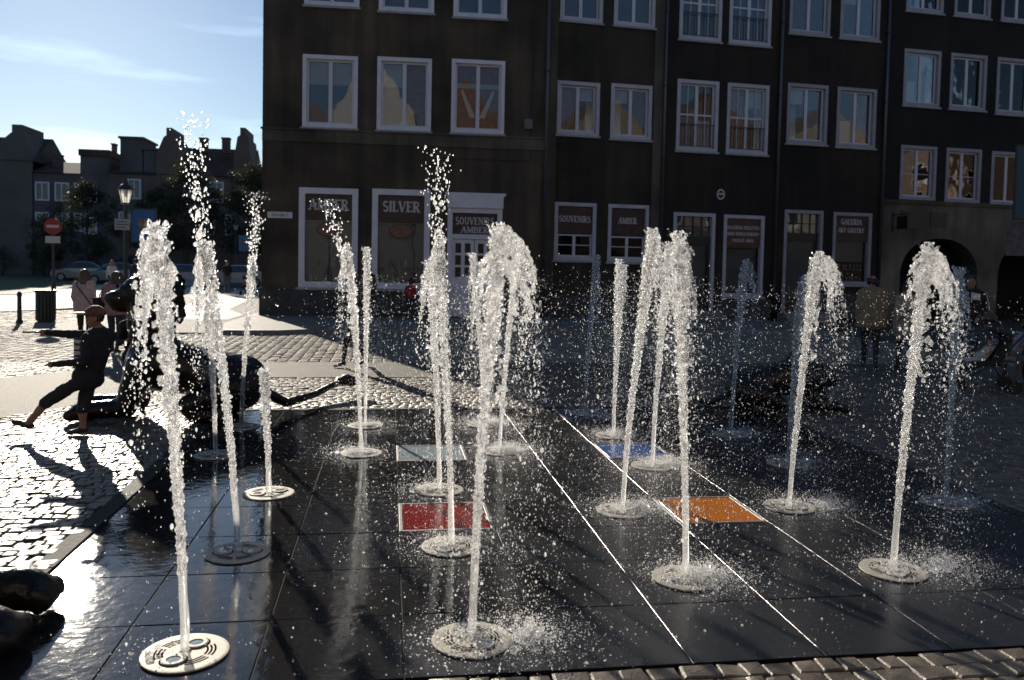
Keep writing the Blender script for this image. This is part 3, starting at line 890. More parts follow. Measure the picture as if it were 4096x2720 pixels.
# white doorway with cornice and glazed double door
a, c, b, d = D1
m_ = MB(); trim_box(m_, a, 0, b, d, .16, -.05, .17, bottom=False)
m_.prism([(a-.02, d+.002), (b+.02, d+.002), (b+.02, d+.36), (b+.10, d+.44), (b+.10, d+.50), (a-.10, d+.50), (a-.10, d+.44), (a-.02, d+.36)], -.14, -.002)
dw = m_.build('doorway', M_trim, h1)
q = MB(); q.box(a+.162, .05, 2.78, b-.162, .10, d-.162); q.build('sign_board', M_board, dw)
for s_, z, sz, wd in (('SOUVENIRS', 3.10, .24, 1.30), ('AMBER', 2.83, .20, .92)): write(MB(), s_, (a+b)/2, z, sz, .048, wd).build('lettering', M_letter, dw)
q = MB(); q.box(a+.162, .04, 2.62, b-.162, .16, 2.775); q.build('transom', M_trim, dw)
um = (a+b)/2
for x0, x1, cols in ((a+.165, um-.012, 2), (um+.012, b-.165, 2)):
    q = MB()
    pw = (x1-x0-.10)/cols
    hl = []
    for i in range(cols):
        for j in range(3):
            hl.append((x0+.05+i*pw+.06, 1.35+j*.40, x0+.05+(i+1)*pw-.06, 1.35+j*.40+.33))
    wall_front(q, x0, x1, .03, 2.61, hl, 0, y=.10, reveal=.04)
    q.box(x0+.10, .085, .25, x1-.10, .0995, 1.05)
    dd = q.build('door_leaf', M_trim, dw)
    for h_2 in hl:
        q = MB(); q.box(h_2[0]-.005, .13, h_2[1]-.005, h_2[2]+.005, .138, h_2[3]+.005); q.build('pane', M_glass, dw)
q = MB(); q.tube([(um-.06, .06, 1.15), (um-.06, .06, 1.40)], .012, 8); q.build('door_handle', M_steel, dw)
# street name plate on the corner
sn = empty('street_sign', (-4.2+.575, 23.1-.02-.03, 3.36+.11-.11), math.radians(-2), 'small white street name plate on the corner wall', 'street sign')
m_ = MB(); m_.box(-.39, -.012, -.10, .39, .012, .10); m_.build('plate', M_sash, sn)
fc = bpy.data.curves.new('lettering', 'FONT'); fc.body = 'Grobla I'; fc.size = .15; fc.align_x = 'CENTER'; fc.extrude = .002
fo = bpy.data.objects.new('lettering', fc); fc.materials.append(M_iron)
COL.objects.link(fo)
_me = bpy.data.meshes.new_from_object(fo.evaluated_get(bpy.context.evaluated_depsgraph_get()))
bpy.data.objects.remove(fo)
fo = bpy.data.objects.new('lettering', _me); link(fo, sn)
fo['kind'] = 'stuff'
fo.rotation_euler = (math.radians(90), 0, 0); fo.location = (0, -.015, -.045)

# ---- houses 2 to 5, set back a little and turned
A5 = math.radians(5)
def at5(u): return (5.1+u*math.cos(A5), 23.6+u*math.sin(A5), .11)
GR = 'houses along the far side of the square'
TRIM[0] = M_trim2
h2 = empty('town_house', at5(0), A5, 'dark narrow house with SOUVENIRS and AMBER on its two ground floor windows', 'house', GR)
w = [(.42, 6.32, 1.96, 8.16), (2.37, 6.28, 3.91, 8.20)]; u_ = [(.45, 10.2, 1.99, 12.4), (2.4, 10.2, 3.94, 12.4)]; s_ = [(.42, 2.0, 1.94, 4.0), (2.38, 1.98, 3.91, 4.0)]
shell(h2, -.07, 4.39, 14.2, 9, w+u_+s_, M_pl2)
house_window(h2, *w[0], blinds=('red', 'sheer')); house_window(h2, *w[1], blinds=('sheer', 'red'))
house_window(h2, *u_[0], blinds=('half', 'half')); house_window(h2, *u_[1], blinds=('full', 'full'))
shop_window(h2, *s_[0], [('SOUVENIRS', 3.33, .21, 1.16)], 2.93)
shop_window(h2, *s_[1], [('AMBER', 3.33, .21, .70)], 2.91)
m_ = MB(); m_.box(.06, -.07, .0, .40, 0, 14.1); m_.box(3.95, -.07, 0, 4.29, 0, 14.1); m_.build('pilaster', M_pil, h2)
m_ = MB(); m_.box(.401, -.05, 0, 3.949, 0, .75); m_.build('plinth', M_plinth, h2)
drainpipe(h2, 4.36, 14)

h3 = empty('town_house', at5(4.4), A5, 'very dark house with railed windows and the amber grinder workshop sign', 'house', GR)
w = [(.46, 6.0, 2.08, 8.53), (2.42, 6.0, 4.09, 8.53)]; u_ = [(.46, 9.93, 2.1, 12.5), (2.4, 9.93, 4.07, 12.5)]
dr = (.46, -.05, 2.1, 3.8); sh = (2.44, .80, 4.08, 3.78)
shell(h3, 0, 4.53, 14.4, 9, w+u_+[dr, sh], M_pl3)
house_window(h3, *w[0], blinds=('full', 'dim'), cross=True, railing=True, tilt=True); house_window(h3, *w[1], blinds=('red', 'sheer'), cross=True, railing=True)
house_window(h3, *u_[0], blinds=('full', 'full'), cross=True, railing=True); house_window(h3, *u_[1], blinds=('full', 'full'), cross=True, railing=True)
shop_window(h3, *sh, [('PRACOWNIA BURSZTYNU', 3.26, .125, 1.33), ('AMBER GRINDER WORKSHOP', 3.04, .115, 1.33), ('TALLER DE AMBAR', 2.80, .115, .88)], 2.62, board=M_board2, lower='plain')
def dark_door(root, dr):
    a, c, b, d = dr
    m_ = MB(); trim_box(m_, a, .02, b, d, .125, -.03, .17, bottom=False)
    w = m_.build('doorway', TRIM[0], root)
    ia, ib, id_ = a+.126, b-.126, d-.126
    q = MB(); zt = id_-.72
    q.box(ia, .08, zt-.16, ib, .16, zt)
    q.box(ia, .10, .03, ia+.10, .15, zt-.161); q.box(ib-.10, .10, .03, ib, .15, zt-.161); q.box(ia+.101, .102, .03, ib-.101, .148, .75)
    q.box(ia+.101, .102, zt-.30, ib-.101, .148, zt-.162)
    q.build('door_leaf', M_dark_door, w)
    q = MB(); q.box(ia+.101, .12, .751, ib-.101, .128, zt-.301); q.build('pane', M_glass, w)
    q = MB(); q.box(ia+.101, .22, .76, ib-.101, .23, zt-.31); q.build('back_screen', M_screen, w)
    q = MB()
    for i in range(1, 4):
        x = ia+(ib-ia)*i/4; q.box(x-.014, .09, zt+.001, x+.014, .12, id_)
    q.box(ia, .095, zt+.34, ib, .118, zt+.37)
    q.build('transom_grille', M_iron, w)
    q = MB(); q.box(ia, .13, zt+.001, ib, .138, id_); q.build('pane', M_glass, w)
    q = MB(); q.box(ia, .20, zt+.002, ib, .21, id_-.01); q.build('back_screen', M_screen, w)
dark_door(h3, dr)
m_ = MB(); m_.box(.3, -.75, -.1, 2.3, 0, .14); m_.box(.3, -.45, .141, 2.3, 0, .28); m_.build('door_step', M_kerb, h3)
m_ = MB(); m_.box(2.16, -.05, 0, 4.53, 0, .70); m_.build('plinth', M_plinth, h3)
m_ = MB(); n = 20
m_.prism([(2.27+.15*math.cos(2*math.pi*i/n)*1.0, 4.5+.19*math.sin(2*math.pi*i/n)) for i in range(n)], -.05, 0, 0)
m_.prism([(2.27+.11*math.cos(2*math.pi*i/n)*1.0, 4.5+.145*math.sin(2*math.pi*i/n)) for i in range(n)], -.06, -.045, 1)
m_.prism([(2.18, 4.49), (2.36, 4.49), (2.36, 4.54), (2.18, 4.54)], -.068, -.055, 0)
m_.build('house_medallion', [M_trim, M_dark_door], h3)
drainpipe(h3, 4.50, 14)

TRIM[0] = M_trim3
h4 = empty('town_house', at5(8.95), A5, 'dark brown house with the GALERIA ART GALLERY window beside its door', 'house', GR)
w = [(.29, 6.5, 1.98, 8.7), (2.37, 6.48, 4.06, 8.7)]; u_ = [(.26, 10.5, 1.95, 12.7), (2.37, 10.5, 4.06, 12.7)]
dr = (.34, -.05, 1.97, 4.05); sh = (2.40, 1.30, 4.07, 4.03)
shell(h4, 0, 4.48, 14.8, 9, w+u_+[dr, sh], M_pl4)
house_window(h4, *w[0], blinds=('sheer', 'full'), tilt=True); house_window(h4, *w[1], blinds=('dim', 'red'), tilt=True)
house_window(h4, *u_[0], blinds=('full', 'full')); house_window(h4, *u_[1], blinds=('half', 'full'))
shop_window(h4, *sh, [('GALERIA', 3.58, .20, .90), ('ART GALLERY', 3.28, .17, 1.12)], 2.98, lower='shelf')
dark_door(h4, dr)
m_ = MB(); m_.box(.2, -.75, -.1, 2.2, 0, .14); m_.box(.2, -.42, .141, 2.2, 0, .26); m_.build('door_step', M_kerb, h4)
m_ = MB(); m_.box(2.0, -.05, 0, 4.48, 0, .95); m_.build('plinth', M_plinth, h4)
q = MB(); q.box(2.53, .20, 1.86, 3.94, .29, 1.88); q.build('display_shelf', M_sill, h4)
for i in range(9):
    for z in (1.43, 1.885):
        q = MB(); x = 2.62+.15*i+rnd.uniform(-.03, .03); r = rnd.uniform(.025, .04); hh = rnd.uniform(.12, .2)
        q.lathe([(r*.6, z), (r*.2, z+hh*.3), (r*.25, z+hh*.45), (r, z+hh*.7), (r*.8, z+hh)], 10, x, .24)
        q.build('display_glass', M_palebl, h4)
drainpipe(h4, 4.42, 14.4)

h5 = empty('town_house', at5(13.45), A5, 'black brown house on the right with a pale arcaded ground floor', 'house', GR)
w = [(.70, 8.2, 2.34, 10.34), (2.79, 8.2, 4.46, 10.34), (4.94, 8.14, 6.6, 10.34), (7.1, 8.14, 8.7, 10.34)]
u_ = [(.68, 11.76, 2.34, 13.9), (2.84, 11.76, 4.5, 13.9), (5.0, 11.76, 6.66, 13.9), (7.15, 11.76, 8.75, 13.9)]
l_ = [(.72, 4.62, 2.34, 6.69), (2.77, 4.6, 4.4, 6.69), (4.88, 4.57, 6.5, 6.67), (7.0, 4.57, 8.6, 6.67)]
HT = 15.6; UX = 12.5
m_ = MB()
wall_front(m_, 0, UX, 4.45, HT, [(h[0]+.05, h[1]+.05, h[2]-.05, h[3]-.05) for h in w+u_+l_], 0, reveal=.3)
m_.quad((0, 0, 0), (0, 0, HT), (0, 9, HT), (0, 9, 0)); m_.quad((UX, 0, 0), (UX, 9, 0), (UX, 9, HT), (UX, 0, HT)); m_.quad((0, 9, 0), (0, 9, HT), (UX, 9, HT), (UX, 9, 0))
m_.quad((.01, .9, 4.5), (UX-.01, .9, 4.5), (UX-.01, .9, HT-.02), (.01, .9, HT-.02), 1)
m_.quad((.01, 3.5, 0), (UX-.01, 3.5, 0), (UX-.01, 3.5, 4.5), (.01, 3.5, 4.5), 1)
m_.build('wall', [M_pl5, M_room], h5)
ARCH = [(.92, 4.47, 3.15, 1.75), (5.43, 8.9, 3.18, 1.75), (9.6, 12.2, 3.1, 1.75)]
m_ = MB()
def arch_z(x):
    for a, b, top, sp in ARCH:
        if a < x < b:
            t = (x-(a+b)/2)/((b-a)/2)
            return sp+(top-sp)*math.sqrt(max(0, 1-abs(t)**2.3))
    return 0
xs = sorted({0.0, UX, *[a+(b-a)*(1-math.cos(math.pi*i/28))/2 for a, b, _, _ in ARCH for i in range(29)]})
for p, q_ in zip(xs[:-1], xs[1:]):
    mid = (p+q_)/2
    ins = any(a < mid < b for a, b, _, _ in ARCH)
    if not ins: m_.quad((p, 0, 0), (q_, 0, 0), (q_, 0, 4.45), (p, 0, 4.45)); continue
    arc_ = [A_ for A_ in ARCH if A_[0] < mid < A_[1]][0]
    zp = arc_[3] if abs(p-arc_[0]) < 1e-6 or abs(p-arc_[1]) < 1e-6 else arch_z(p)
    zq = arc_[3] if abs(q_-arc_[0]) < 1e-6 or abs(q_-arc_[1]) < 1e-6 else arch_z(q_)
    m_.quad((p, 0, zp), (q_, 0, zq), (q_, 0, 4.45), (p, 0, 4.45))
    m_.quad((p, 0, zp), (p, .7, zp), (q_, .7, zq), (q_, 0, zq))
for a, b, _, sp in ARCH:
    m_.quad((a, 0, 0), (a, .7, 0), (a, .7, sp), (a, 0, sp)); m_.quad((b, 0, 0), (b, 0, sp), (b, .7, sp), (b, .7, 0))
m_.build('arcade', M_pale5, h5)
m_ = MB(); m_.box(0, -.07, 4.452, UX, 0, 4.53); m_.box(0, -.12, 4.531, UX, 0, 4.58); m_.build('cornice', M_pale5, h5)
for k, r in enumerate(w): house_window(h5, *r, blinds=[('dim', 'sheer'), ('full', None), ('red', 'red'), ('sheer', None)][k], tilt=(k == 1))
for k, r in enumerate(u_): house_window(h5, *r, blinds=('full', 'full'))
for k, r in enumerate(l_): house_window(h5, *r, blinds=[(None, None), (None, None), ('white', 'white'), (None, None)][k], bars=(k < 2), sill=False)
r = MB(); r.add([(-.1, -.35, HT), (UX, -.35, HT), (UX, 9.3, HT), (-.1, 9.3, HT), (-.1, 4.5, HT+3.2), (UX, 4.5, HT+3.2)], [(0, 1, 5, 4), (2, 3, 4, 5), (0, 4, 3), (1, 2, 5), (3, 2, 1, 0)])
r.build('roof', M_slate, h5)
m_ = MB(); m_.box(.87, -.03, 3.50, 1.85, 0, 4.18); m_.build('wall_plaque', M_dark_door, h5)
m_ = MB(); m_.box(2.18, -.03, 3.60, 2.92, 0, 4.16); m_.build('wall_plaque', M_dark_door, h5)
hs = empty('hanging_sign', at5(13.45+.5), A5, 'black wrought iron bracket with a small hanging sign board above the arcade', 'hanging sign')
m_ = MB(); m_.tube([(0, -.01, 4.0), (0, -.9, 4.0)], .018, 8); m_.tube([(0, -.02, 3.45), (0, -.35, 3.62), (0, -.75, 3.98)], .014, 8)
m_.box(-.05, -.03, 3.35, .05, -.001, 4.1); m_.build('bracket', M_iron, hs)
m_ = MB(); m_.box(-.02, -.82, 3.45, .02, -.25, 3.92); m_.build('sign_board', M_dark_door, hs)

# ---- sunlit houses on the near side of the square: the photograph shows them mirrored in the window panes
for k, (x0, x1, H, col, lab) in enumerate([
        (-16, -7.5, 9.5, (0.16, 0.10, 0.085), 'red brick gabled house across the square, mirrored in the panes'),
        (-7.2, -1.0, 10.5, (0.46, 0.45, 0.43), 'white gabled house across the square, mirrored in the panes'),
        (-.7, 6.5, 9.0, (0.15, 0.095, 0.08), 'low brick house across the square, mirrored in the panes'),
        (6.8, 13, 11, (0.36, 0.35, 0.32), 'cream gabled house across the square, mirrored in the panes'),
        (13.3, 21, 10, (0.14, 0.10, 0.085), 'broad brick house across the square, mirrored in the panes'),
        (21.3, 30, 9.5, (0.26, 0.235, 0.2), 'pale ochre house across the square, mirrored in the panes'),
        (30.3, 42, 10.5, (0.14, 0.10, 0.085), 'long brick house across the square, mirrored in the panes'),
        (42.3, 56, 10, (0.22, 0.20, 0.17), 'long grey house across the square, mirrored in the panes'),
        (56.3, 76, 10, (0.14, 0.10, 0.085), 'last brick house across the square, mirrored in the panes')]):
    hh = empty('gabled_house', (x0, -15, 0), 0, lab, 'house', 'houses on the near side of the square')
    W_ = x1-x0; H += 3.2
    m_ = MB(); m_.prism([(0, 0), (W_, 0), (W_, H), (W_/2, H+4.2), (0, H)], -8, 0)
    m_.build('wall', mat('near_wall_%d' % k, col, 0.85, nscale=2, namt=0.2), hh)
    m_ = MB(); m_.box(-.05, 0, 0, W_+.05, 1.2, 5.4); m_.build('dark_base_block', M_dark_door, hh)  # added dark block for shaded ground floors, keeps the shop pane reflections dim
    for fl in range(3):
        for i in range(3):
            q = MB(); xa = W_*(i+.5)/3-.55; z = 5.8+2.5*fl
            q.box(xa, 0, z, xa+1.1, .05, z+1.7); wq = q.build('window', M_sash, hh)
            q = MB(); q.box(xa+.1, .051, z+.1, xa+1.0, .06, z+1.6); q.build('pane', M_slot, wq)

# ------------------------------------------------------------------ far side of the green: houses, trees, cars
M_far = [mat('far_wall_%d' % i, c, 0.9, nscale=0.35, namt=0.25) for i, c in enumerate([(0.11, 0.095, 0.09), (0.10, 0.085, 0.09), (0.12, 0.09, 0.08), (0.13, 0.105, 0.095), (0.14, 0.095, 0.08)])]
M_froof = mat('far_roof_tile', (0.06, 0.040, 0.034), 0.85, nscale=0.8, namt=0.3)
M_fwin = mat('far_window_frame', (0.55, 0.53, 0.60), 0.5)
def far_house(label, x0, x1, eave, ridge, mi, gable=None, chim=(), wins=(), box=None, flat=False, Y=78, depth=9):
    r = empty('terraced_house', (x0, Y, 0), 0, label, 'house', 'far row of houses beyond the green')
    W = x1-x0
    m_ = MB(); m_.box(0, 0, -.1, W, depth, eave); m_.build('wall', M_far[mi], r)
    m_ = MB()
    if flat: m_.box(-.1, -.2, eave+.001, W+.1, depth, ridge)
    else:
        m_.add([(-.05, -.35, eave-.1), (W+.05, -.35, eave-.1), (W+.05, depth+.3, eave-.1), (-.05, depth+.3, eave-.1), (-.05, depth/2, ridge), (W+.05, depth/2, ridge)], [(0, 1, 5, 4), (2, 3, 4, 5), (0, 4, 3), (1, 2, 5), (3, 2, 1, 0)])
    rf = m_.build('roof', M_froof, r)
    if gable:
        for (a, b, sh_, pk0, pk1, top) in gable:
            m_ = MB(); m_.prism([(a-x0, -.1), (b-x0, -.1), (b-x0, sh_), (pk1-x0+.25, top-.9), (pk1-x0, top-.7), (pk1-x0, top), (pk0-x0, top), (pk0-x0, top-.7), (pk0-x0-.25, top-.9), (a-x0, sh_)], -.25, depth*.5)
            m_.build('gable', M_far[mi], r)
    for (cx_, cz, cw, ctop) in chim:
        m_ = MB(); m_.box(cx_-x0-cw/2, 2.2, cz, cx_-x0+cw/2, 3.0, ctop); m_.box(cx_-x0-cw/2-.06, 2.14, ctop+.001, cx_-x0+cw/2+.06, 3.06, ctop+.15); m_.build('chimney', M_far[2], r)
    for (bx0, bx1, bz0, bz1) in (box or ()):
        m_ = MB(); m_.box(bx0-x0, .4, bz0, bx1-x0, 5, bz1); m_.box(bx0-x0-.15, .2, bz1+.001, bx1-x0+.15, 5.2, bz1+.2); m_.build('roof_storey', M_far[1], r)
    for (wx, wz, ww, wh) in wins:
        m_ = MB(); trim_box(m_, wx-x0, wz, wx-x0+ww, wz+wh, .14, -.14, -.02); m_.box(wx-x0+ww/2-.05, -.135, wz+.14, wx-x0+ww/2+.05, -.03, wz+wh-.14)
        wq = m_.build('window', M_fwin, r)
        m_ = MB(); m_.box(wx-x0+.1, -.06, wz+.1, wx-x0+ww-.1, -.05, wz+wh-.1); m_.build('pane', M_glass, wq)
        m_ = MB(); m_.box(wx-x0+.1, -.04, wz+.1, wx-x0+ww-.1, -.015, wz+wh-.1); m_.build('room_shade', M_room, wq)
    return r
far_house('tall gabled house at the left end of the far row, cut by the picture edge', -44, -32.9, 10.6, 13.2, 0, gable=[(-36.6, -32.9, 11.2, -34.6, -33.7, 13.8)], wins=[(-35.7, 3.6, 1.5, 2.2), (-35.7, 6.5, 1.5, 2.2), (-38.5, 6.5, 1.5, 2.2), (-34.35, 10.9, .5, 1.1)])
far_house('long low house with three pairs of pale windows in the far row', -32.9, -28.8, 9.6, 11.0, 1, chim=[(-31.7, 10.2, .7, 11.35)], wins=[(x, z, 1.25, 1.75) for x in (-32.7, -31.0, -29.5+.15) for z in (4.1, 6.9)])
far_house('flat topped narrow house beside the low one in the far row', -28.8, -26.3, 11.2, 11.8, 1, flat=True, wins=[(-28.4, 6.9, 1.1, 1.6), (-28.4, 3.9, 1.1, 1.6)], chim=[(-26.6, 11, .3, 12.6)])
far_house('house with a boxy raised roof storey in the far row, behind the lamp', -26.3, -21.6, 9.8, 11.0, 3, box=[(-25.4, -23.4, 9.9, 13.0), (-23.3, -22.1, 9.9, 12.0)], wins=[(-24.6, 7.3, 1.2, 1.9), (-22.9, 4.2, 1.2, 1.9), (-25.4, 4.2, 1.2, 1.9)])
far_house('broad brick house with a tall chimney gable at each end of the far row', -21.6, -13.5, 9.8, 12.9, 4, gable=[(-22.0, -19.6, 11.6, -21.1, -20.6, 14.1), (-15.0, -13.4, 11.2, -14.4, -13.9, 14.4)], chim=[(-18.3, 12.2, .7, 13.5), (-16.2, 12.2, .7, 13.6)], wins=[(-20.2, 4.1, 1.3, 2.0), (-18, 4.1, 1.3, 2.0), (-15.8, 4.1, 1.3, 2.0), (-20.2, 7.2, 1.3, 2.0), (-17.2, 7.2, 1.3, 2.0), (-14.6, 8.6, 1.2, 1.6)])
far_house('low house at the right end of the far row, half behind the corner house', -13.4, -2, 9.6, 11.3, 2, wins=[(-12.7, 4.1, 1.2, 1.9), (-12.7, 7.2, 1.2, 1.9)])

M_bark = mat('tree_bark', (0.06, 0.048, 0.038), 0.9, nscale=12, namt=0.4, bump=0.6, bscale=30)
M_leaf = [mat('leaf_%d' % i, c, 0.6, nscale=1.2, namt=0.35) for i, c in enumerate([(0.040, 0.046, 0.020), (0.046, 0.046, 0.022), (0.040, 0.044, 0.022), (0.056, 0.050, 0.022)])]
for m in M_leaf:
    b_ = m.node_tree.nodes['Principled BSDF']
    tl_ = m.node_tree.nodes.new('ShaderNodeBsdfTranslucent'); tl_.inputs[0].default_value = (.04, .042, .015, 1)
    mx_ = m.node_tree.nodes.new('ShaderNodeMixShader'); mx_.inputs[0].default_value = .3
    o_ = m.node_tree.nodes['Material Output']
    m.node_tree.links.new(b_.outputs[0], mx_.inputs[1]); m.node_tree.links.new(tl_.outputs[0], mx_.inputs[2]); m.node_tree.links.new(mx_.outputs[0], o_.inputs[0])

def tree(x, y, H, cw, base, mi, label, seed, nleaf=3200, name='broadleaf_tree', group='trees on the green'):
    R_ = random.Random(seed); g_ = np.random.default_rng(seed)
    r = empty(name, (x, y, 0), R_.uniform(0, 6), label, 'tree' if name != 'shrub' else 'shrub', group)
    m_ = MB()
    top = Vector((R_.uniform(-.3, .3), R_.uniform(-.3, .3), H*.8))
    m_.tube([(0, 0, -.1), (.04, .02, base*.5), (top.x*.4, top.y*.4, base+(H-base)*.35), top], [.05*H**.6, .04*H**.6, .028*H**.6, .01], 8)
    clumps = []
    nb = 16
    for i in range(nb):
        a = 2.4*i+R_.uniform(-.4, .4); z = base+(H-base)*(.08+.85*i/nb)
        prof = math.sin(math.pi*min(1, .18+.82*(i/nb)**.8))**.7
        q = cw*prof*R_.uniform(.55, 1.05)
        e = Vector((q*math.cos(a), q*math.sin(a), z+R_.uniform(.1, .6)))
        s0 = Vector((top.x*z/H, top.y*z/H, z-.5))
        m_.tube([s0, s0.lerp(e, .5)+Vector((0, 0, .15)), e], [.03, .02, .006], 5)
        for k in range(3):
            clumps.append((s0.lerp(e, R_.uniform(.45, 1.08)), cw*R_.uniform(.20, .42)))
    m_.build('trunk', M_bark, r, smooth=True)
    k = g_.integers(0, len(clumps), nleaf)
    C = np.array([c[0][:] for c in clumps])[k]; S = np.array([c[1] for c in clumps])[k]
    d = g_.normal(0, 1, (nleaf, 3)); d /= np.linalg.norm(d, axis=1)[:, None]
    P_ = C+d*(S*g_.random(nleaf)**.45)[:, None]*np.array([1, 1, .75])
    s = g_.uniform(.04, .095, nleaf)*(H/7)**.5
    u = g_.normal(0, 1, (nleaf, 3)); u /= np.linalg.norm(u, axis=1)[:, None]
    v = np.cross(u, g_.normal(0, 1, (nleaf, 3))); v /= np.linalg.norm(v, axis=1)[:, None]
    V = np.stack([P_-u*s[:, None], P_+v*s[:, None]*.6, P_+u*s[:, None], P_-v*s[:, None]*.6], 1).reshape(-1, 3)
    F = np.arange(nleaf*4).reshape(-1, 4)
    np_mesh('crown', V, F, M_leaf[mi], r, smooth=False)
    return r
for a in [(-24.2, 66, 8.2, 3.0, 1.6, 0, 'dark tree right behind the white lamp glass, before the far houses', 1, 4200),
          (-16.0, 64, 9.5, 3.4, 2.0, 2, 'tall dense tree behind the tallest spray on the left', 2, 5200),
          (-19.8, 70, 8.0, 2.8, 1.5, 1, 'dark tree between the lamp and the tallest spray', 3, 4200),
          (-11.6, 66, 9.8, 3.1, 1.8, 0, 'dense tree at the corner house, behind the distant lamp', 4, 5200),
          (-28.6, 70, 5.4, 2.2, .9, 3, 'low bushy tree behind the red no entry sign', 5, 3400)]:
    tree(*a[:7], seed=a[7], nleaf=int(a[8]*2.6))
for i, (x, y, H, cw) in enumerate([(-33, 72, 2.4, 1.7), (-36.5, 73, 2.8, 2.0), (-30, 73, 1.9, 1.6), (-40, 73, 2.6, 2.0), (-26.5, 72.5, 1.8, 1.5), (-23, 73, 1.9, 1.6)]):
    tree(x, y, H, cw, .25, i % 3, ['pale green bush before the leftmost far house', 'round bush at the left picture edge beyond the lawn', 'dark bush behind the litter bin, across the lawn', 'bush beyond the lawn cut off by the picture edge', 'low bush left of the two walking women, across the lawn', 'low bush behind the two walking women'][i], 30+i, 3200, 'shrub', 'bushes along the far edge of the lawn')
# cypress tips between the far houses
for i, x in enumerate((-25.6, -24.9)):
    pass

# parked cars
M_tyre = mat('tyre_rubber', (0.02, 0.02, 0.02), 0.8)
M_carglass = mat('car_glass', (0.02, 0.025, 0.03), 0.05, spec=0.8)
M_lamp = mat('lamp_cover', (0.6, 0.6, 0.6), 0.1)
def car(x, y, rz, col, label):
    r = empty('parked_car', (x, y, 0.03), rz, label, 'car', 'cars parked at the end of the side street')
    pm = mat('car_paint_'+label.split()[0], col, 0.25, coat=0.8, metal=0.3)
    L, W, hw = 4.1, 1.7, .85
    prof = [(-2.05, .35), (-2.03, .62), (-1.9, .78), (-1.15, .90), (-.55, 1.36), (-.1, 1.46), (.75, 1.44), (1.55, 1.02), (1.98, .93), (2.05, .62), (2.0, .32), (1.62, .26), (-1.6, .26)]
    m_ = MB()
    for k in range(3):
        pass
    n = len(prof)
    ys = [(-hw, .86), (-hw*.92, 1.0), (hw*.92, 1.0), (hw, .86)]
    vs = []
    for yy, kz in ys:
        for (px_, pz) in prof:
            z = pz if pz < .9 else .9+(pz-.9)*1.0
            yk = yy*(1-.20*max(0, (pz-.9)/.56))
            vs.append((px_*(1 if kz == 1 else .985), yk, z if kz == 1 else .30+(z-.30)*.98))
    fs = [tuple(range(n-1, -1, -1)), tuple(range(3*n, 4*n))]
    for b in range(3):
        for i in range(n):
            fs.append((b*n+i, b*n+(i+1) % n, (b+1)*n+(i+1) % n, (b+1)*n+i))
    m_.add(vs, fs); m_.build('body', pm, r)
    for sgn in (-1, 1):
        q = MB(); yk = .70*sgn
        pts = [(-1.02, .95), (-.52, 1.33), (-.08, 1.40), (.70, 1.38), (1.32, .98)]
        q.add([(a_, (hw*(1-.20*(z-.9)/.56)+.008)*sgn, z) for a_, z in pts], [(0, 1, 2, 3, 4)]); q.build('side_window', M_carglass, r)
    q = MB(); q.add([(-1.17, -.70, .93), (-1.17, .70, .93), (-.58, .60, 1.35), (-.58, -.60, 1.35)], [(0, 1, 2, 3)]); q.build('windscreen', M_carglass, r)
    q = MB(); q.add([(1.52, -.68, 1.06), (1.52, .68, 1.06), (.80, .58, 1.43), (.80, -.58, 1.43)], [(0, 1, 2, 3)]); q.build('rear_window', M_carglass, r)
    for wx in (-1.28, 1.25):
        for sgn in (-1, 1):
            q = MB(); n2 = 18
            q.prism([(wx+.31*math.cos(2*math.pi*i/n2), .30+.31*math.sin(2*math.pi*i/n2)) for i in range(n2)], min(.68*sgn, .87*sgn), max(.68*sgn, .87*sgn)); wq = q.build('wheel', M_tyre, r)
            q = MB(); q.prism([(wx+.19*math.cos(2*math.pi*i/n2), .30+.19*math.sin(2*math.pi*i/n2)) for i in range(n2)], min(.60*sgn, .885*sgn), max(.60*sgn, .885*sgn)); q.build('rim', M_steel, wq)
    for sgn in (-1, 1):
        q = MB(); q.box(-2.06, .45*sgn-.15, .62, -1.98, .45*sgn+.15, .76); q.build('headlight', M_lamp, r)
        q = MB(); q.box(1.97, .60*sgn-.12, .70, 2.06, .60*sgn+.12, .86); q.build('tail_light', mat('tail_red', (.3, .01, .01), .2), r)
car(-10.4, 53.5, math.radians(12), (0.36, 0.38, 0.42), 'silver parked car behind the distant couple at the end of the street')
car(-13.6, 52.0, math.radians(8), (0.10, 0.14, 0.25), 'blue parked car behind the second spray at the end of the street')
car(-18.4, 55.0, math.radians(5), (0.06, 0.08, 0.14), 'dark blue parked car behind the two walking women')
car(-22.3, 60.0, math.radians(0), (0.14, 0.14, 0.15), 'grey parked car across the lawn left of the women')

# ------------------------------------------------------------------ street furniture
M_bpost = mat('black_post_paint', (0.018, 0.018, 0.018), 0.45)
M_lglass = mat('frosted_lantern_glass', (0.75, 0.74, 0.70), 0.5)
_n = M_lglass.node_tree; _b = _n.nodes['Principled BSDF']
_t = _n.nodes.new('ShaderNodeBsdfTranslucent'); _t.inputs[0].default_value = (.95, .93, .88, 1)
_m = _n.nodes.new('ShaderNodeMixShader'); _m.inputs[0].default_value = .7
_p = _n.nodes.new('ShaderNodeBsdfTransparent'); _q = _n.nodes.new('ShaderNodeMixShader'); _q.inputs[0].default_value = .45
_n.links.new(_b.outputs[0], _m.inputs[1]); _n.links.new(_t.outputs[0], _m.inputs[2]); _n.links.new(_m.outputs[0], _q.inputs[1]); _n.links.new(_p.outputs[0], _q.inputs[2]); _n.links.new(_q.outputs[0], _n.nodes['Material Output'].inputs[0])
M_blue = mat('blue_banner', (0.06, 0.13, 0.24), 0.7, nscale=1.5, namt=0.15)
M_blue2 = mat('teal_banner', (0.03, 0.09, 0.13), 0.7)
M_paleblue = mat('pale_blue_banner', (0.22, 0.32, 0.42), 0.7)
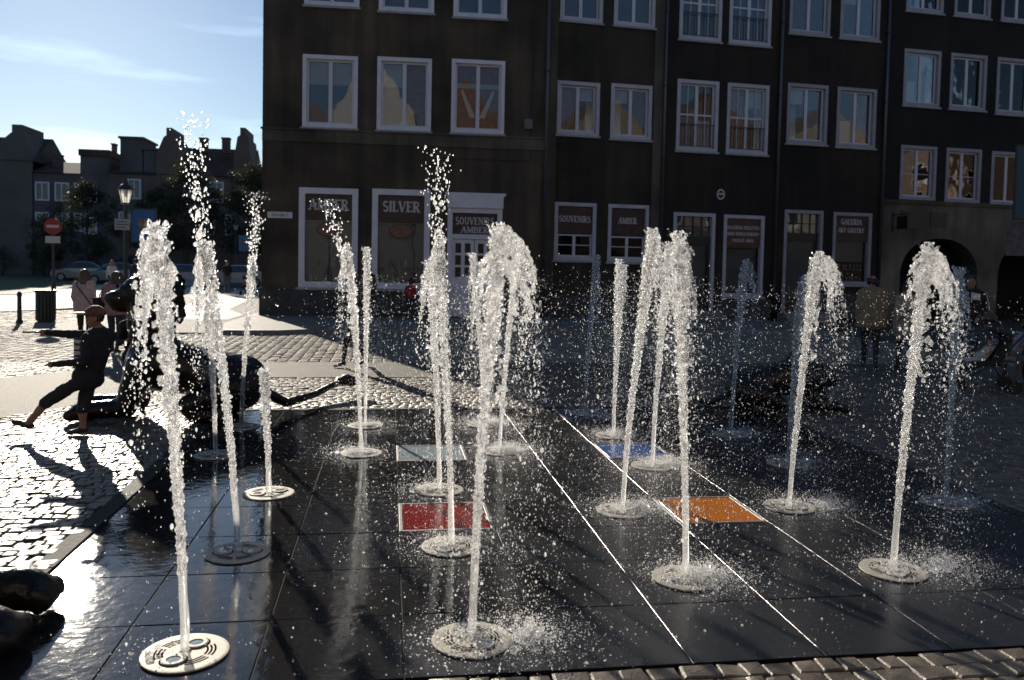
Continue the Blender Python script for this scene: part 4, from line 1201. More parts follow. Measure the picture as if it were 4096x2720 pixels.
for _mm, _c in ((M_blue, (.05, .12, .25, 1)), (M_paleblue, (.25, .40, .55, 1))):
    _n = _mm.node_tree; _b = _n.nodes['Principled BSDF']
    _t = _n.nodes.new('ShaderNodeBsdfTranslucent'); _t.inputs[0].default_value = _c
    _m = _n.nodes.new('ShaderNodeMixShader'); _m.inputs[0].default_value = .5
    _n.links.new(_b.outputs[0], _m.inputs[1]); _n.links.new(_t.outputs[0], _m.inputs[2]); _n.links.new(_m.outputs[0], _n.nodes['Material Output'].inputs[0])
M_emb = mat('banner_emblem_brown', (0.20, 0.12, 0.09), 0.7, nscale=9, namt=0.5)
M_emb2 = mat('banner_emblem_cream', (0.45, 0.40, 0.36), 0.7)
M_red = mat('sign_red', (0.30, 0.018, 0.016), 0.5)
M_wht = mat('sign_white', (0.45, 0.43, 0.42), 0.5)
M_pinky = mat('grey_sign_plate', (0.30, 0.28, 0.30), 0.6)

def lamp_post(loc, H, label, banner=None, bside=1, bmat=None, plate=False, bz=(2.31, 3.21), bw=.62, off=.17, lantern=True, frame=True):
    r = empty('street_lamp', loc, 0, label, 'street lamp', 'black lantern street lamps')
    m_ = MB(); m_.lathe([(.17, 0), (.17, .10), (.13, .14), (.12, .55), (.08, .65), (.075, .9), (.055, 1.0), (.050, H-1.0), (.07, H-.96), (.05, H-.90), (.045, H-.74)], 16)
    m_.build('post', M_bpost, r, smooth=False)
    if lantern:
        z0 = H-.72
        m_ = MB(); m_.lathe([(.13, z0), (.14, z0+.02), (.13, z0+.04)], 6); m_.build('lantern_base', M_bpost, r)
        m_ = MB()
        b0, b1, za, zb = .115, .195, z0+.045, z0+.40
        vs = [(b0*math.cos(math.pi/3*k), b0*math.sin(math.pi/3*k), za) for k in range(6)]+[(b1*math.cos(math.pi/3*k), b1*math.sin(math.pi/3*k), zb) for k in range(6)]
        for k in range(6):
            q = MB(); q.add([vs[k], vs[(k+1) % 6], vs[6+(k+1) % 6], vs[6+k]], [(0, 1, 2, 3)]); q.build('glass_pane', M_lglass, r)
            m_.tube([Vector(vs[k])*1.0, Vector(vs[6+k])], .011, 6)
        m_.build('glazing_bars', M_bpost, r)['kind'] = 'stuff'
        m_ = MB(); m_.lathe([(.225, zb), (.23, zb+.02), (.15, zb+.12), (.075, zb+.17), (.07, zb+.20), (.05, zb+.24), (.045, zb+.29), (.02, zb+.34)], 12); m_.build('cap', M_bpost, r)
        m_ = MB(); m_.lathe([(.03, zb-.18), (.04, zb-.12), (.035, zb-.05), (.05, zb)], 10); m_.build('lamp_bulb', M_wht, r)
    if banner:
        x0 = off*bside; x1 = x0+bw*bside
        a, b = min(x0, x1), max(x0, x1)
        m_ = MB(); m_.box(a, -.012, bz[0], b, .012, bz[1]); bn = m_.build('banner', bmat, r)
        if frame:
            m_ = MB(); trim_box(m_, a-.03, bz[0]-.03, b+.03, bz[1]+.03, .03, -.02, .02); m_.build('banner_frame', M_bpost, r)
        m_ = MB()
        for z in (bz[0]+.1, bz[1]-.1): m_.tube([(0, 0, z), (x0, 0, z)], .014, 6)
        m_.build('bracket', M_bpost, r)['kind'] = 'stuff'
        # heater shaped crest
        cx_, cz, s = (a+b)/2, (bz[0]+bz[1])/2, min(bw*.24, .17)
        pts = [(-1, 1.1), (-.5, 1.35), (0, 1.15), (.5, 1.35), (1, 1.1), (.95, .1), (.6, -.75), (0, -1.35), (-.6, -.75), (-.95, .1)]
        m_ = MB(); m_.prism([(cx_+p_*s, cz+q*s) for p_, q in pts][::-1], -.017, -.0122); m_.build('crest', M_emb, bn)
        m_ = MB(); m_.prism([(cx_+s*p_, cz+s*q) for p_, q in [(-.1, -.1), (.3, .55), (.95, .75), (.85, .2), (.35, -.2)]], -.021, -.0172); m_.build('crest_mark', M_emb2, bn)
    if plate:
        m_ = MB(); m_.box(-.27, -.075, 2.62, .13, -.062, 2.93); pl = m_.build('notice_plate', M_pinky, r)
        m_ = MB()
        for i, (a, b) in enumerate(((-.22, .05), (-.23, .09), (-.22, .02))): m_.box(a, -.078, 2.84-.08*i, b, -.0752, 2.86-.08*i)
        m_.build('print_lines', M_bpost, pl)['kind'] = 'stuff'
        m_ = MB(); m_.box(.08, -.02, 1.95, .62, .02, 2.12); m_.build('direction_board', M_bpost, r)
    return r
lamp_post((-7.42, 20.0, .035), 4.06, 'street lamp with a blue crest banner, left, behind the front left jet', 'b', 1, M_blue, True)
lamp_post((-11.6, 60.0, .03), 4.7, 'small distant street lamp with a pale blue banner by the house corner', 'b', 1, M_paleblue, bz=(2.46, 3.65), bw=.72, off=.22, frame=False)
lamp_post((12.55, 9.5, .0), 5.4, 'street lamp at the right picture edge, only its teal banner showing', 'b', -1, M_blue2, bz=(2.98, 4.32), bw=.95, off=.12)
m_ = MB(); m_.box(11.38, 9.53, 2.28, 12.36, 9.55, 2.93)
tag(m_.build('cloth_banner', mat('grey_cloth', (.10, .09, .105), .8, nscale=8, namt=.4), None), 'dull grey cloth panel hanging below the teal banner at the right edge', 'banner')

ne = empty('no_entry_sign', (-10.63, 23.5, .03), 0, 'red no entry sign with a white bar on a black post', 'road sign')
m_ = MB(); m_.lathe([(.075, 0), (.075, .95), (.04, 1.05), (.032, 3.02)], 12); m_.build('post', M_bpost, ne)
n = 28
m_ = MB(); m_.prism([(.26*math.cos(2*math.pi*i/n), 2.79+.26*math.sin(2*math.pi*i/n)) for i in range(n)], -.055, -.042); m_.build('disc', M_red, ne)
m_ = MB(); m_.box(-.18, -.059, 2.745, .18, -.0555, 2.835); m_.build('bar', M_wht, ne)
m_ = MB(); m_.box(-.22, -.055, 2.26, .22, -.042, 2.48); m_.build('lower_plate', M_wht, ne)

bn = empty('litter_bin', (-9.83, 20.8, .0), .1, 'black slatted litter bin on the sunny cobbles', 'litter bin')
m_ = MB(); m_.lathe([(.20, .06), (.25, .84), (.22, .84), (.17, .10)], 20); m_.build('liner', M_bpost, bn)
sl = MB(); sl.box(-.030, -.012, .05, .030, .012, .86)
sm = None
for k in range(18):
    a = 2*math.pi*k/18
    if sm is None: o = sl.build('slat', M_bpost, bn); sm = o.data
    else: o = link(bpy.data.objects.new('slat', sm), bn)
    o.location = (.245*math.cos(a), .245*math.sin(a), 0); o.rotation_euler = (0, 0, a+math.pi/2)
m_ = MB(); m_.lathe([(.29, .86), (.30, .88), (.29, .92), (.22, .92), (.22, .87)], 20); m_.build('rim', M_bpost, bn)
m_ = MB(); m_.lathe([(.22, .0), (.22, .05), (.05, .06)], 16); m_.build('foot', M_bpost, bn)
bo = empty('bollard', (-10.29, 20.23, 0), 0, 'slim black bollard left of the litter bin', 'bollard')
m_ = MB(); m_.lathe([(.09, 0), (.09, .06), (.062, .10), (.056, .74), (.07, .76), (.07, .80), (.045, .86), (.01, .90)], 14); m_.build('post', M_bpost, bo)

def bench(loc, rz, label):
    r = empty('park_bench', loc, rz, label, 'bench', 'park benches')
    wood = mat('bench_wood', (0.32, 0.20, 0.12), 0.6, nscale=6, namt=0.3)
    for i in range(5):
        m_ = MB(); m_.box(-.85, -.25+i*.095, .43, .85, -.17+i*.095, .46); m_.build('seat_slat', wood, r)
    for i in range(4):
        z = .56+.105*i; m_ = MB(); m_.box(-.85, .23+.03*i, z, .85, .255+.03*i, z+.08); m_.build('back_slat', wood, r)
    for x in (-.62, .62):
        m_ = MB(); m_.tube([(x, -.28, .0), (x, -.22, .42)], .028, 6); m_.tube([(x, -.26, .415), (x, .24, .415)], .024, 6); m_.tube([(x, .32, 0), (x, .19, .42), (x, .36, .98)], .026, 6); m_.build('leg', M_bpost, r)
    return r
bench((-10.6, 36.6, .04), math.radians(78), 'wooden slatted park bench in the side street, left of the second spray')
bench((10.95, 7.9, .0), math.radians(-75), 'wooden bench at the right edge under the seated person')

# ---- bronze lions
M_bronze = mat('wet_dark_bronze', (0.018, 0.015, 0.012), 0.33, metal=0.55, nscale=6, namt=0.5, bump=0.4, bscale=35)
def lion(loc, rz, label, mirror=False, sleeping=False):
    s = -1 if mirror else 1
    r = empty('lion_statue', loc, rz, label, 'statue', 'bronze lions at the corners of the fountain')
    def S(x, y, z): return (x*s, y, z)
    b = []
    # trunk lying along x, head towards -x
    b += chain(S(.62, 0, .34), S(.25, 0, .44), .27, .24) + chain(S(.25, 0, .44), S(-.15, 0, .52), .24, .27)
    b += [(S(.60, .13, .31), (.20, .16, .25)), (S(.60, -.13, .31), (.22, .16, .25))]
    for sg in (1, -1):    # hind legs folded, fore legs stretched ahead
        b += chain(S(.58, .22*sg, .30), S(.22, .26*sg, .16), .16, .11) + chain(S(.22, .26*sg, .13), S(.55, .28*sg, .08), .08, .06) + chain(S(.5, .28*sg, .06), S(.26, .29*sg, .06), .07, .06)
        b += chain(S(-.22, .17*sg, .50), S(-.34, .20*sg, .17), .15, .10) + chain(S(-.34, .20*sg, .13), S(-.62, .19*sg, .11), .095, .085)
        b += [(S(-.70, .19*sg, .10), (.13, .105, .10))]
        for k in range(4):
            b += [(S(-.80, (.19+.055*(k-1.5))*sg, .075), (.065, .033, .06))]
    hz = .52 if sleeping else 1.16
    hx = -.52 if sleeping else -.30
    b += chain(S(-.15, 0, .6), S(hx+.1, 0, hz-.1), .22, .17)
    b += [(S(hx, 0, hz), (.16, .145, .17)), (S(hx-.17, 0, hz-.05), (.13, .095, .09)), (S(hx-.26, 0, hz-.04), (.05, .06, .05)), (S(hx-.15, 0, hz-.13), (.10, .07, .05))]
    for sg in (1, -1): b += [(S(hx+.04, .12*sg, hz+.15), (.045, .035, .05)), (S(hx-.12, .06*sg, hz+.05), (.035, .03, .03))]
    remesh('body', b, .024, M_bronze, r, .004, 22, smooth_it=3)
    mn = []
    R_ = random.Random(5)
    for k in range(170):
        a = R_.uniform(0, 2*math.pi); u = R_.random()
        q = (.19+.12*math.sin(math.pi*min(1, u*1.1)))
        cx_ = hx+.08+.20*u*(1 if not sleeping else 1.6)
        cz = hz+.05-.42*u*(1 if not sleeping else .3)
        p_ = (cx_+q*math.cos(a)*.55, q*math.sin(a)*.95, cz+q*math.cos(a)*.9)
        if p_[0] < hx-.10: continue
        mn.append((S(*p_), (R_.uniform(.035, .06), R_.uniform(.03, .05), R_.uniform(.05, .10))))
    remesh('mane', mn, .02, M_bronze, r, .012, 30)
    tl = chain(S(.80, 0, .26), S(1.02, .22, .10), .06, .045)+chain(S(1.02, .22, .10), S(1.25, .75, .10), .045, .04)+chain(S(1.25, .75, .10), S(1.45, 1.15, .16), .04, .035)
    tl += [(S(1.50+.05*i, 1.22+.04*i, .17+.02*math.sin(i*2)), (.085-.012*i, .07, .06)) for i in range(4)]
    remesh('tail', tl, .018, M_bronze, r, .004, 25, smooth_it=2)
    m_ = MB()
    for sg in (1, -1): m_.lathe([(.012, hz+.06), (.016, hz+.075), (.008, hz+.09)], 8, (hx-.155)*s, .075*sg)
    m_.build('eyes', M_slot, r)['kind'] = 'stuff'
    r.scale = (.95, .95, .95) if sleeping else (1.28, 1.28, 1.28)
    return r
lion((-2.66, 5.85, 0), 0, 'bronze lion lying at the back left corner of the fountain, head raised')
lion((5.25, 6.0, 0), 0, 'bronze lion with lowered head at the shaded back right corner', mirror=True, sleeping=True)
lion((-2.92, -.06, 0), math.radians(3), 'bronze lion at the front left corner, only its forepaws in the picture', mirror=True)

# ------------------------------------------------------------------ people
SKIN = mat('skin', (0.38, 0.22, 0.15), 0.55)
SKIN2 = mat('skin_tanned', (0.28, 0.15, 0.095), 0.55)
HAIR_D = mat('dark_hair', (0.02, 0.014, 0.010), 0.5, nscale=60, namt=0.5)
HAIR_B = mat('brown_hair', (0.075, 0.045, 0.025), 0.5, nscale=60, namt=0.5)
HAIR_F = mat('fair_hair', (0.22, 0.14, 0.07), 0.5, nscale=60, namt=0.4)
def cloth(name, c, **k): return mat(name, c, 0.85, nscale=14, namt=0.18, bump=0.25, bscale=45, **k)
DARK = cloth('black_cloth', (0.014, 0.014, 0.016)); NAVY = cloth('navy_denim', (0.022, 0.028, 0.045)); SHOE = mat('dark_shoe', (0.02, 0.018, 0.016), 0.5)
EYE = mat('eye_dark', (0.01, 0.01, 0.01), 0.2)

def figure(root, J, mats, voxel=.013, k=1.0, face=(0, -1), top_r=1.0, hem=None, sleeve='long', bare_calf=False, head_tilt=0.0, skirt=None, fingers=True):
    """one continuous body skinned over the joints J; mats = skin, top, trousers, shoe"""
    sp, rg = [], []
    def add(ss, r_): 
        for s_ in ss: sp.append(s_); rg.append(r_)
    f = Vector((face[0], face[1], 0)).normalized()
    hd = Vector(J['head'])
    add([(tuple(hd), (.078*k, .092*k, .112*k)), (tuple(hd+f*.02*k+Vector((0, 0, -.06*k))), (.062*k, .068*k, .065*k))], 0)
    add([(tuple(hd+f*.098*k+Vector((0, 0, -.012*k))), .017*k), (tuple(hd+f*.088*k+Vector((0, 0, .012*k))), .013*k), (tuple(hd+f*.072*k+Vector((0, 0, -.062*k))), .022*k), (tuple(hd+f*.06*k+Vector((0, 0, -.095*k))), .024*k)], 0)
    sd = Vector((-f.y, f.x, 0))
    for g_ in (1, -1): add([(tuple(hd+sd*.080*g_*k+Vector((0, 0, -.015*k))), (.014*k, .018*k, .03*k))], 0)
    nk = Vector(J['neck'])
    add(chain(hd+Vector((0, 0, -.07*k)), nk, .052*k, .055*k), 0)
    sl, sr, ch, pv = Vector(J['shl']), Vector(J['shr']), Vector(J['chest']), Vector(J['pelvis'])
    add(chain(sl, sr, .062*k*top_r, .062*k*top_r), 1)
    wd = (sr-sl).length
    add(chain(nk+Vector((0, 0, -.06*k)), ch, .085*k*top_r, .135*k*top_r), 1)
    for u in (.25, -.25): add(chain((sl+sr)/2+(sr-sl)*u, ch.lerp(pv, .6)+(sr-sl)*u*.75, .095*k*top_r, .10*k*top_r), 1)
    add(chain(ch, pv, .125*k*top_r, .125*k*top_r), 1)
    hl, hr = Vector(J['hipl']), Vector(J['hipr'])
    add(chain(hl, hr, .115*k, .115*k), 2)
    if hem is not None:
        for u in np.linspace(0, 1, 7):
            add([(tuple(pv.lerp(Vector(hem[0]), u)+(hr-hl).normalized()*w_*hem[1]), hem[2]*k) for w_ in (-1, -.5, 0, .5, 1)], 1)
    for s_ in 'lr':
        a, e, w = Vector(J['sh'+s_]), Vector(J['el'+s_]), Vector(J['wr'+s_])
        add(chain(a, e, .058*k*top_r, .046*k*top_r), 1)
        fr = 1 if sleeve == 'long' else 0
        add(chain(e, w, .043*k*(top_r if fr else 1), .030*k*(top_r if fr else 1)), fr)
        d = (w-e).normalized()
        p_ = w+d*.055*k
        add([(tuple(w+d*.03*k), (.030*k, .030*k, .034*k)), (tuple(p_), (.034*k, .030*k, .040*k))], 0)
        if fingers:
            o_ = d.cross(Vector((0, 0, 1)) if abs(d.z) < .8 else f).normalized()
            dn = d.cross(o_).normalized()
            for i in range(4):
                b0 = p_+d*.02*k+o_*(.018*(i-1.5))*k
                ln = (.030, .036, .034, .026)[i]*k
                add(chain(b0, b0+d*ln, .0095*k, .009*k), 0); add(chain(b0+d*ln, b0+d*(ln+.022*k)+dn*.018*k, .009*k, .008*k), 0)
            add(chain(w+d*.035*k-o_*.022*k, w+d*.07*k-o_*.05*k, .012*k, .009*k), 0)
        h_, kn, an, to = Vector(J['hip'+s_]), Vector(J['kn'+s_]), Vector(J['an'+s_]), Vector(J['to'+s_])
        add(chain(h_, kn, .092*k, .066*k), 2)
        add(chain(kn, an, .060*k, .040*k), 0 if bare_calf else 2)
        if bare_calf: add(chain(h_.lerp(kn, .5), kn+(an-kn)*.18, .092*k, .078*k), 2)
        add(chain(an+Vector((0, 0, -.02*k)), to, .042*k, .033*k), 3)
        add([(tuple(an-(to-an).normalized()*.03*k+Vector((0, 0, -.03*k))), .038*k)], 3)
    if skirt: add([(tuple(Vector(skirt[0]).lerp(Vector(skirt[1]), u)), (skirt[2]+skirt[3]*u, skirt[2]+skirt[3]*u, .06)) for u in np.linspace(0, 1, 10)], 2)
    C = np.array([s_[0] for s_ in sp]); R = np.array([np.mean(s_[1]) if not np.isscalar(s_[1]) else s_[1] for s_ in sp]); G = np.array(rg)
    o = remesh('body', sp, voxel, mats, root, .0045 if voxel < .019 else 0, 17, smooth_it=2)
    me = o.data
    pc = np.empty(len(me.polygons)*3, np.float32); me.polygons.foreach_get('center', pc); pc = pc.reshape(-1, 3)
    idx = np.empty(len(pc), np.int32)
    for i in range(0, len(pc), 4000):
        d = np.linalg.norm(pc[i:i+4000, None]-C[None], axis=2)-R[None]
        idx[i:i+4000] = G[d.argmin(1)]
    me.polygons.foreach_set('material_index', idx)
    # eyes
    for g_ in (1, -1):
        m_ = MB(); e_ = hd+f*.080*k+sd*.032*g_*k+Vector((0, 0, .018*k))
        m_.lathe([(.002*k, e_.z-.008*k), (.012*k, e_.z), (.002*k, e_.z+.008*k)], 8, e_.x, e_.y); m_.build('eye', EYE, root)
    return o

def hair(root, hd, k, m_, face=(0, -1), length=.0, width=1.0, bald=False, curl=0.006):
    f = Vector((face[0], face[1], 0)).normalized(); hd = Vector(hd)
    sp = []
    R_ = random.Random(int(hd.z*1000))
    for i in range(150):
        a, z = R_.uniform(0, 2*math.pi), R_.uniform(-.35, 1)
        q = math.sqrt(max(0, 1-z*z))
        d = Vector((q*math.cos(a), q*math.sin(a), z))
        if d.dot(f) > (.25 if z > .3 else -.15): continue
        if bald and z > .45: continue
        sp.append((tuple(hd+Vector((d.x*.085*width, d.y*.098*width, d.z*.112))*k), .024*k))
    if length:
        for i in range(110):
            a = R_.uniform(-1.9, 1.9); back = -f
            d = Vector((back.x*math.cos(a)-back.y*math.sin(a), back.x*math.sin(a)+back.y*math.cos(a), 0))
            u = R_.random()
            sp.append((tuple(hd+d*(.085+.02*u)*width*k+Vector((0, 0, -length*u*k))), (.026*k, .026*k, .05*k)))
    return remesh('hair', sp, .012*k+.002, m_, root, curl*k, 40)

def std(k=1.0, stride=.0, arms=None, lean=0.0, legw=.09):
    """joints of a standing or walking figure facing -y, 1.75 m at k = 1"""
    J = dict(head=(0, -.02-lean, 1.635), neck=(0, .0-lean*.8, 1.49), shl=(.175, 0-lean*.7, 1.42), shr=(-.175, 0-lean*.7, 1.42), chest=(0, 0-lean*.5, 1.28), pelvis=(0, 0, .98),
             hipl=(legw, 0, .93), hipr=(-legw, 0, .93), ell=(.225, .04, 1.14), elr=(-.225, .04, 1.14), wrl=(.235, -.03, .90), wrr=(-.235, -.03, .90),
             knl=(legw+.01, -.02-stride*.6, .51), knr=(-legw-.01, -.02+stride*.25, .51), anl=(legw+.01, .02-stride, .09), anr=(-legw-.01, .03+stride, .09+abs(stride)*.12),
             tol=(legw+.02, -.14-stride, .035), tor=(-legw-.02, -.12+stride, .035+abs(stride)*.03))
    if arms: J.update(arms)
    return {a: tuple(c*k for c in v) for a, v in J.items()}

def strap(root, pts, m_, r=.012, name='bag_strap'):
    q = MB(); q.tube(pts, r, 6); return q.build(name, m_, root)

def bag(root, c, s, m_):
    q = MB(); q.bevbox(c[0]-s[0], c[1]-s[1], c[2]-s[2], c[0]+s[0], c[1]+s[1], c[2]+s[2], .02); return q.build('shoulder_bag', m_, root)

PG = 'people in the square'
# two women walking away in the sun
k = .93
p_ = empty('person', (-6.43, 13.95, 0), math.pi+.05, 'woman seen from behind in a pale pinkish cardigan with a bag strap across', 'person', PG)
J = std(k, .10, dict(ell=(.22, .05, 1.14), wrl=(.20, -.08, .93), elr=(-.22, .05, 1.14), wrr=(-.20, -.08, .93)))
figure(p_, J, [SKIN, cloth('pale_pink_knit', (0.40, 0.30, 0.29)), DARK, SHOE], k=k, top_r=1.18, hem=((0, 0, .86*k), .10, .13))
hair(p_, J['head'], k, HAIR_B, length=.20, width=1.1)
strap(p_, [(.13, .0, 1.45), (.10, .17, 1.30), (-.05, .19, 1.10), (-.18, .16, .90)], DARK)
p_ = empty('person', (-5.45, 12.75, 0), math.pi-.1, 'woman seen from behind in a pink top and dark trousers, bag at her side', 'person', PG)
J = std(k, .12, dict(ell=(.25, .02, 1.16), wrl=(.22, -.16, 1.02), head=(-.03, -.05, 1.62)))
figure(p_, J, [SKIN, cloth('dusty_pink_cotton', (0.30, 0.17, 0.19)), NAVY, SHOE], k=k, top_r=1.14, hem=((0, 0, .92*k), .09, .125))
hair(p_, J['head'], k, HAIR_B, length=.13, width=1.18, curl=.014)
bag(p_, (.30, .02, .95), (.06, .14, .16), DARK); strap(p_, [(.17, .02, 1.38), (.27, .06, 1.15), (.30, .02, 1.08)], DARK)

# the boy leaning back as he walks
b_ = empty('person', (-3.33, 4.85, 0), 0, 'boy in a patterned cap and dark jacket leaning back, one leg kicked forward', 'person', PG)
J = dict(head=(.15, -.02, 1.27), neck=(.205, 0, 1.14), shl=(.10, -.11, 1.06), shr=(.27, .09, 1.06), chest=(.14, 0, .92), pelvis=(.07, 0, .66),
         hipl=(.03, -.07, .60), hipr=(.08, .07, .60), ell=(.10, -.20, .82), wrl=(-.20, -.16, .79), elr=(-.16, .10, 1.08), wrr=(-.36, .06, 1.10),
         knl=(-.28, -.09, .42), anl=(-.50, -.07, .15), tol=(-.64, -.07, .17), knr=(-.01, .06, .33), anr=(.0, .05, .075), tor=(-.12, .02, .032))
figure(b_, J, [SKIN2, cloth('boys_black_jacket', (0.016, 0.016, 0.018)), cloth('boys_dark_shorts', (0.022, 0.022, 0.024)), SHOE], voxel=.0095, k=.84, face=(-1, -.35), bare_calf=True, top_r=1.27, hem=((.075, 0, .60), .085, .125))
hair(b_, J['head'], .84, HAIR_D, face=(-1, -.35))
sp = []
for i in range(120):
    a, z = rnd.uniform(0, 6.28), rnd.uniform(.02, 1); q = math.sqrt(1-z*z)
    sp.append(((J['head'][0]+q*math.cos(a)*.088, J['head'][1]+q*math.sin(a)*.095, J['head'][2]+.03+z*.085), .022))
cp = remesh('cap', sp, .011, mat('patterned_cap_cloth', (0.12, 0.05, 0.03), 0.8, nscale=26, ramp=((0.03, 0.03, 0.028), (0.26, 0.09, 0.05))), b_, .003, 40, smooth_it=1)
m_ = MB(); m_.slab([(J['head'][0]-.06, J['head'][1]-.09), (J['head'][0]-.19, J['head'][1]-.09), (J['head'][0]-.215, J['head'][1]-.03), (J['head'][0]-.19, J['head'][1]+.04), (J['head'][0]-.06, J['head'][1]+.08)][::-1], J['head'][2]+.045, J['head'][2]+.057)
m_.build('cap_peak', mat('cap_peak_tan', (0.38, 0.26, 0.18), .7), cp)
STR = cloth('striped_shirt_grey', (0.34, 0.33, 0.31)); STRD = cloth('striped_shirt_dark', (0.05, 0.05, 0.05))
for i in range(9):
    m_ = MB(); z = .80+.03*i
    hw_ = .045*math.sin(math.pi*(i+1)/10)**.5
    vs = []
    for j in range(7):
        a = -1.9+.9*(j-3)/3*.55
        vs += [(.075+.150*math.cos(a), .0+.160*math.sin(a), z), (.075+.150*math.cos(a), .0+.160*math.sin(a), z+.029)]
    m_.add(vs, [(2*q, 2*q+2, 2*q+3, 2*q+1) for q in range(6)]); m_.build('shirt_stripe', STR if i % 2 else STRD, b_)

# child standing against the lion
c_ = empty('person', (-3.12, 6.02, 0), math.radians(25), 'child in dark clothes standing beside the raised head of the bronze lion', 'person', PG)
k = .78
J = std(k, .03, dict(ell=(.30, -.12, 1.30), wrl=(.34, -.28, 1.42), elr=(-.24, -.10, 1.15), wrr=(-.16, -.28, 1.20)))
figure(c_, J, [SKIN2, DARK, NAVY, SHOE], k=k, face=(0, -1), top_r=1.05)
hair(c_, J['head'], k, HAIR_D, length=.12)

# right side, in the shade
k = 1.06
p_ = empty('person', (9.35, 10.6, 0), math.pi-.55, 'balding man in a tan coat walking away before the arcade', 'person', PG)
J = std(k, .24, lean=.05)
figure(p_, J, [SKIN2, cloth('tan_coat', (0.22, 0.165, 0.10)), DARK, SHOE], voxel=.015, k=k, top_r=1.28, hem=((0, 0, .86*k), .11, .14))
hair(p_, J['head'], k, HAIR_D, bald=True)
k = .99
p_ = empty('person', (9.95, 10.35, 0), math.pi-.35, 'dark haired woman in a light beige jacket with a shoulder strap', 'person', PG)
J = std(k, .12)
figure(p_, J, [SKIN2, cloth('beige_jacket', (0.28, 0.22, 0.18)), DARK, SHOE], voxel=.015, k=k, top_r=1.25, hem=((0, 0, .76*k), .12, .15))
hair(p_, J['head'], k, HAIR_D, length=.30, width=1.1)
strap(p_, [(-.14, 0, 1.50), (-.08, .19, 1.33), (.08, .20, 1.10), (.2, .16, .98)], DARK)
k = 1.07
p_ = empty('person', (11.5, 10.6, 0), math.radians(-42), 'man facing the fountain in a black jacket with white chest panels', 'person', PG)
J = std(k, .0, dict(ell=(.25, .05, 1.15), wrl=(.15, -.14, .98), elr=(-.25, .05, 1.15), wrr=(-.15, -.14, .98)))
figure(p_, J, [SKIN2, cloth('black_track_jacket', (0.016, 0.016, 0.018)), NAVY, SHOE], voxel=.014, k=k, top_r=1.2)
hair(p_, J['head'], k, HAIR_D)
WP = cloth('white_jacket_panel', (0.6, 0.58, 0.6))
for s_ in (1, -1):
    m_ = MB(); vs = []
    for j in range(6):
        a = -math.pi/2+s_*(.10+.85*j/5)
        for z in (1.335, 1.475-.035*j/5): vs.append((.20*k*math.cos(a), -.002+.172*k*math.sin(a), z*k-.02))
    m_.add(vs, [(2*q, 2*q+2, 2*q+3, 2*q+1) for q in range(5)]); m_.build('chest_panel', WP, p_)
    strap(p_, [(s_*.24*k, .0, 1.46*k), (s_*.30*k, .04, 1.25*k), (s_*.315*k, .02, 1.12*k)], WP, .012, 'sleeve_stripe')
m_ = MB(); m_.tube([(-.08*k, -.05, 1.74*k), (0, -.11, 1.755*k), (.08*k, -.05, 1.74*k)], .016, 6); m_.build('sunglasses', mat('sunglass_lens', (.05, .11, .14), .1), p_)

# seated person bending over a pram at the right edge
p_ = empty('person', (10.75, 7.75, 0), math.radians(-75), 'seated person in a pale blue top bending towards the pram', 'person', PG)
J = dict(head=(0, -.46, 1.12), neck=(0, -.36, 1.06), shl=(.17, -.30, .99), shr=(-.17, -.30, .99), chest=(0, -.22, .86), pelvis=(0, .0, .58), hipl=(.10, -.02, .54), hipr=(-.10, -.02, .54),
         ell=(.24, -.42, .76), elr=(-.24, -.42, .76), wrl=(.16, -.62, .66), wrr=(-.16, -.62, .66), knl=(.14, -.46, .52), knr=(-.14, -.46, .52), anl=(.14, -.42, .09), anr=(-.14, -.50, .09), tol=(.15, -.58, .035), tor=(-.15, -.66, .035))
figure(p_, J, [SKIN2, cloth('pale_blue_sweatshirt', (0.26, 0.31, 0.44)), cloth('faded_jeans', (0.13, 0.13, 0.15)), mat('red_white_shoe', (.35, .08, .10), .6)], voxel=.015, k=1.0, face=(0, -1), top_r=1.15)
hair(p_, J['head'], 1.0, HAIR_B, length=.06, width=1.1)
pr = empty('pushchair', (9.62, 7.75, 0), math.radians(-20), 'dark pushchair with its hood up beside the bench at the right edge', 'pushchair')
m_ = MB()
for a in np.linspace(0, 1, 7)[:-1]:
    b = a+1/6
    def hp(u, y): return (-.02+.30*math.cos(math.pi*(.15+.75*u)), y, .72+.32*math.sin(math.pi*(.15+.75*u)))
    m_.quad(hp(a, -.24), hp(b, -.24), hp(b, .24), hp(a, .24))
m_.build('hood', cloth('grey_hood', (0.035, 0.035, 0.04)), pr)
m_ = MB(); m_.prism([(-.10, .42), (.18, .45), (.34, .95), (.26, .97), (.06, .52), (-.14, .50), (-.42, .38), (-.42, .32)], -.22, .22); m_.build('seat', cloth('black_seat', (0.02, 0.02, 0.022)), pr)
m_ = MB()
for y in (-.25, .25): m_.tube([(.52, y, 1.02), (.1, y, .52), (-.45, y, .16)], .014, 6); m_.tube([(.12, y, .52), (.38, y, .14)], .014, 6)
m_.tube([(.52, -.25, 1.02), (.52, .25, 1.02)], .016, 6); m_.build('frame', M_bpost, pr)
for x, y in ((-.45, -.25), (-.45, .25), (.38, -.25), (.38, .25)):
    m_ = MB(); m_.prism([(x+.11*math.cos(i*math.pi/8), .115+.11*math.sin(i*math.pi/8)) for i in range(16)], y-.03, y+.03); m_.build('wheel', M_tyre, pr)
bb = empty('person', (9.62, 7.75, 0), math.radians(-20), 'baby in a blue hat and white top lying in the pushchair', 'person', PG)
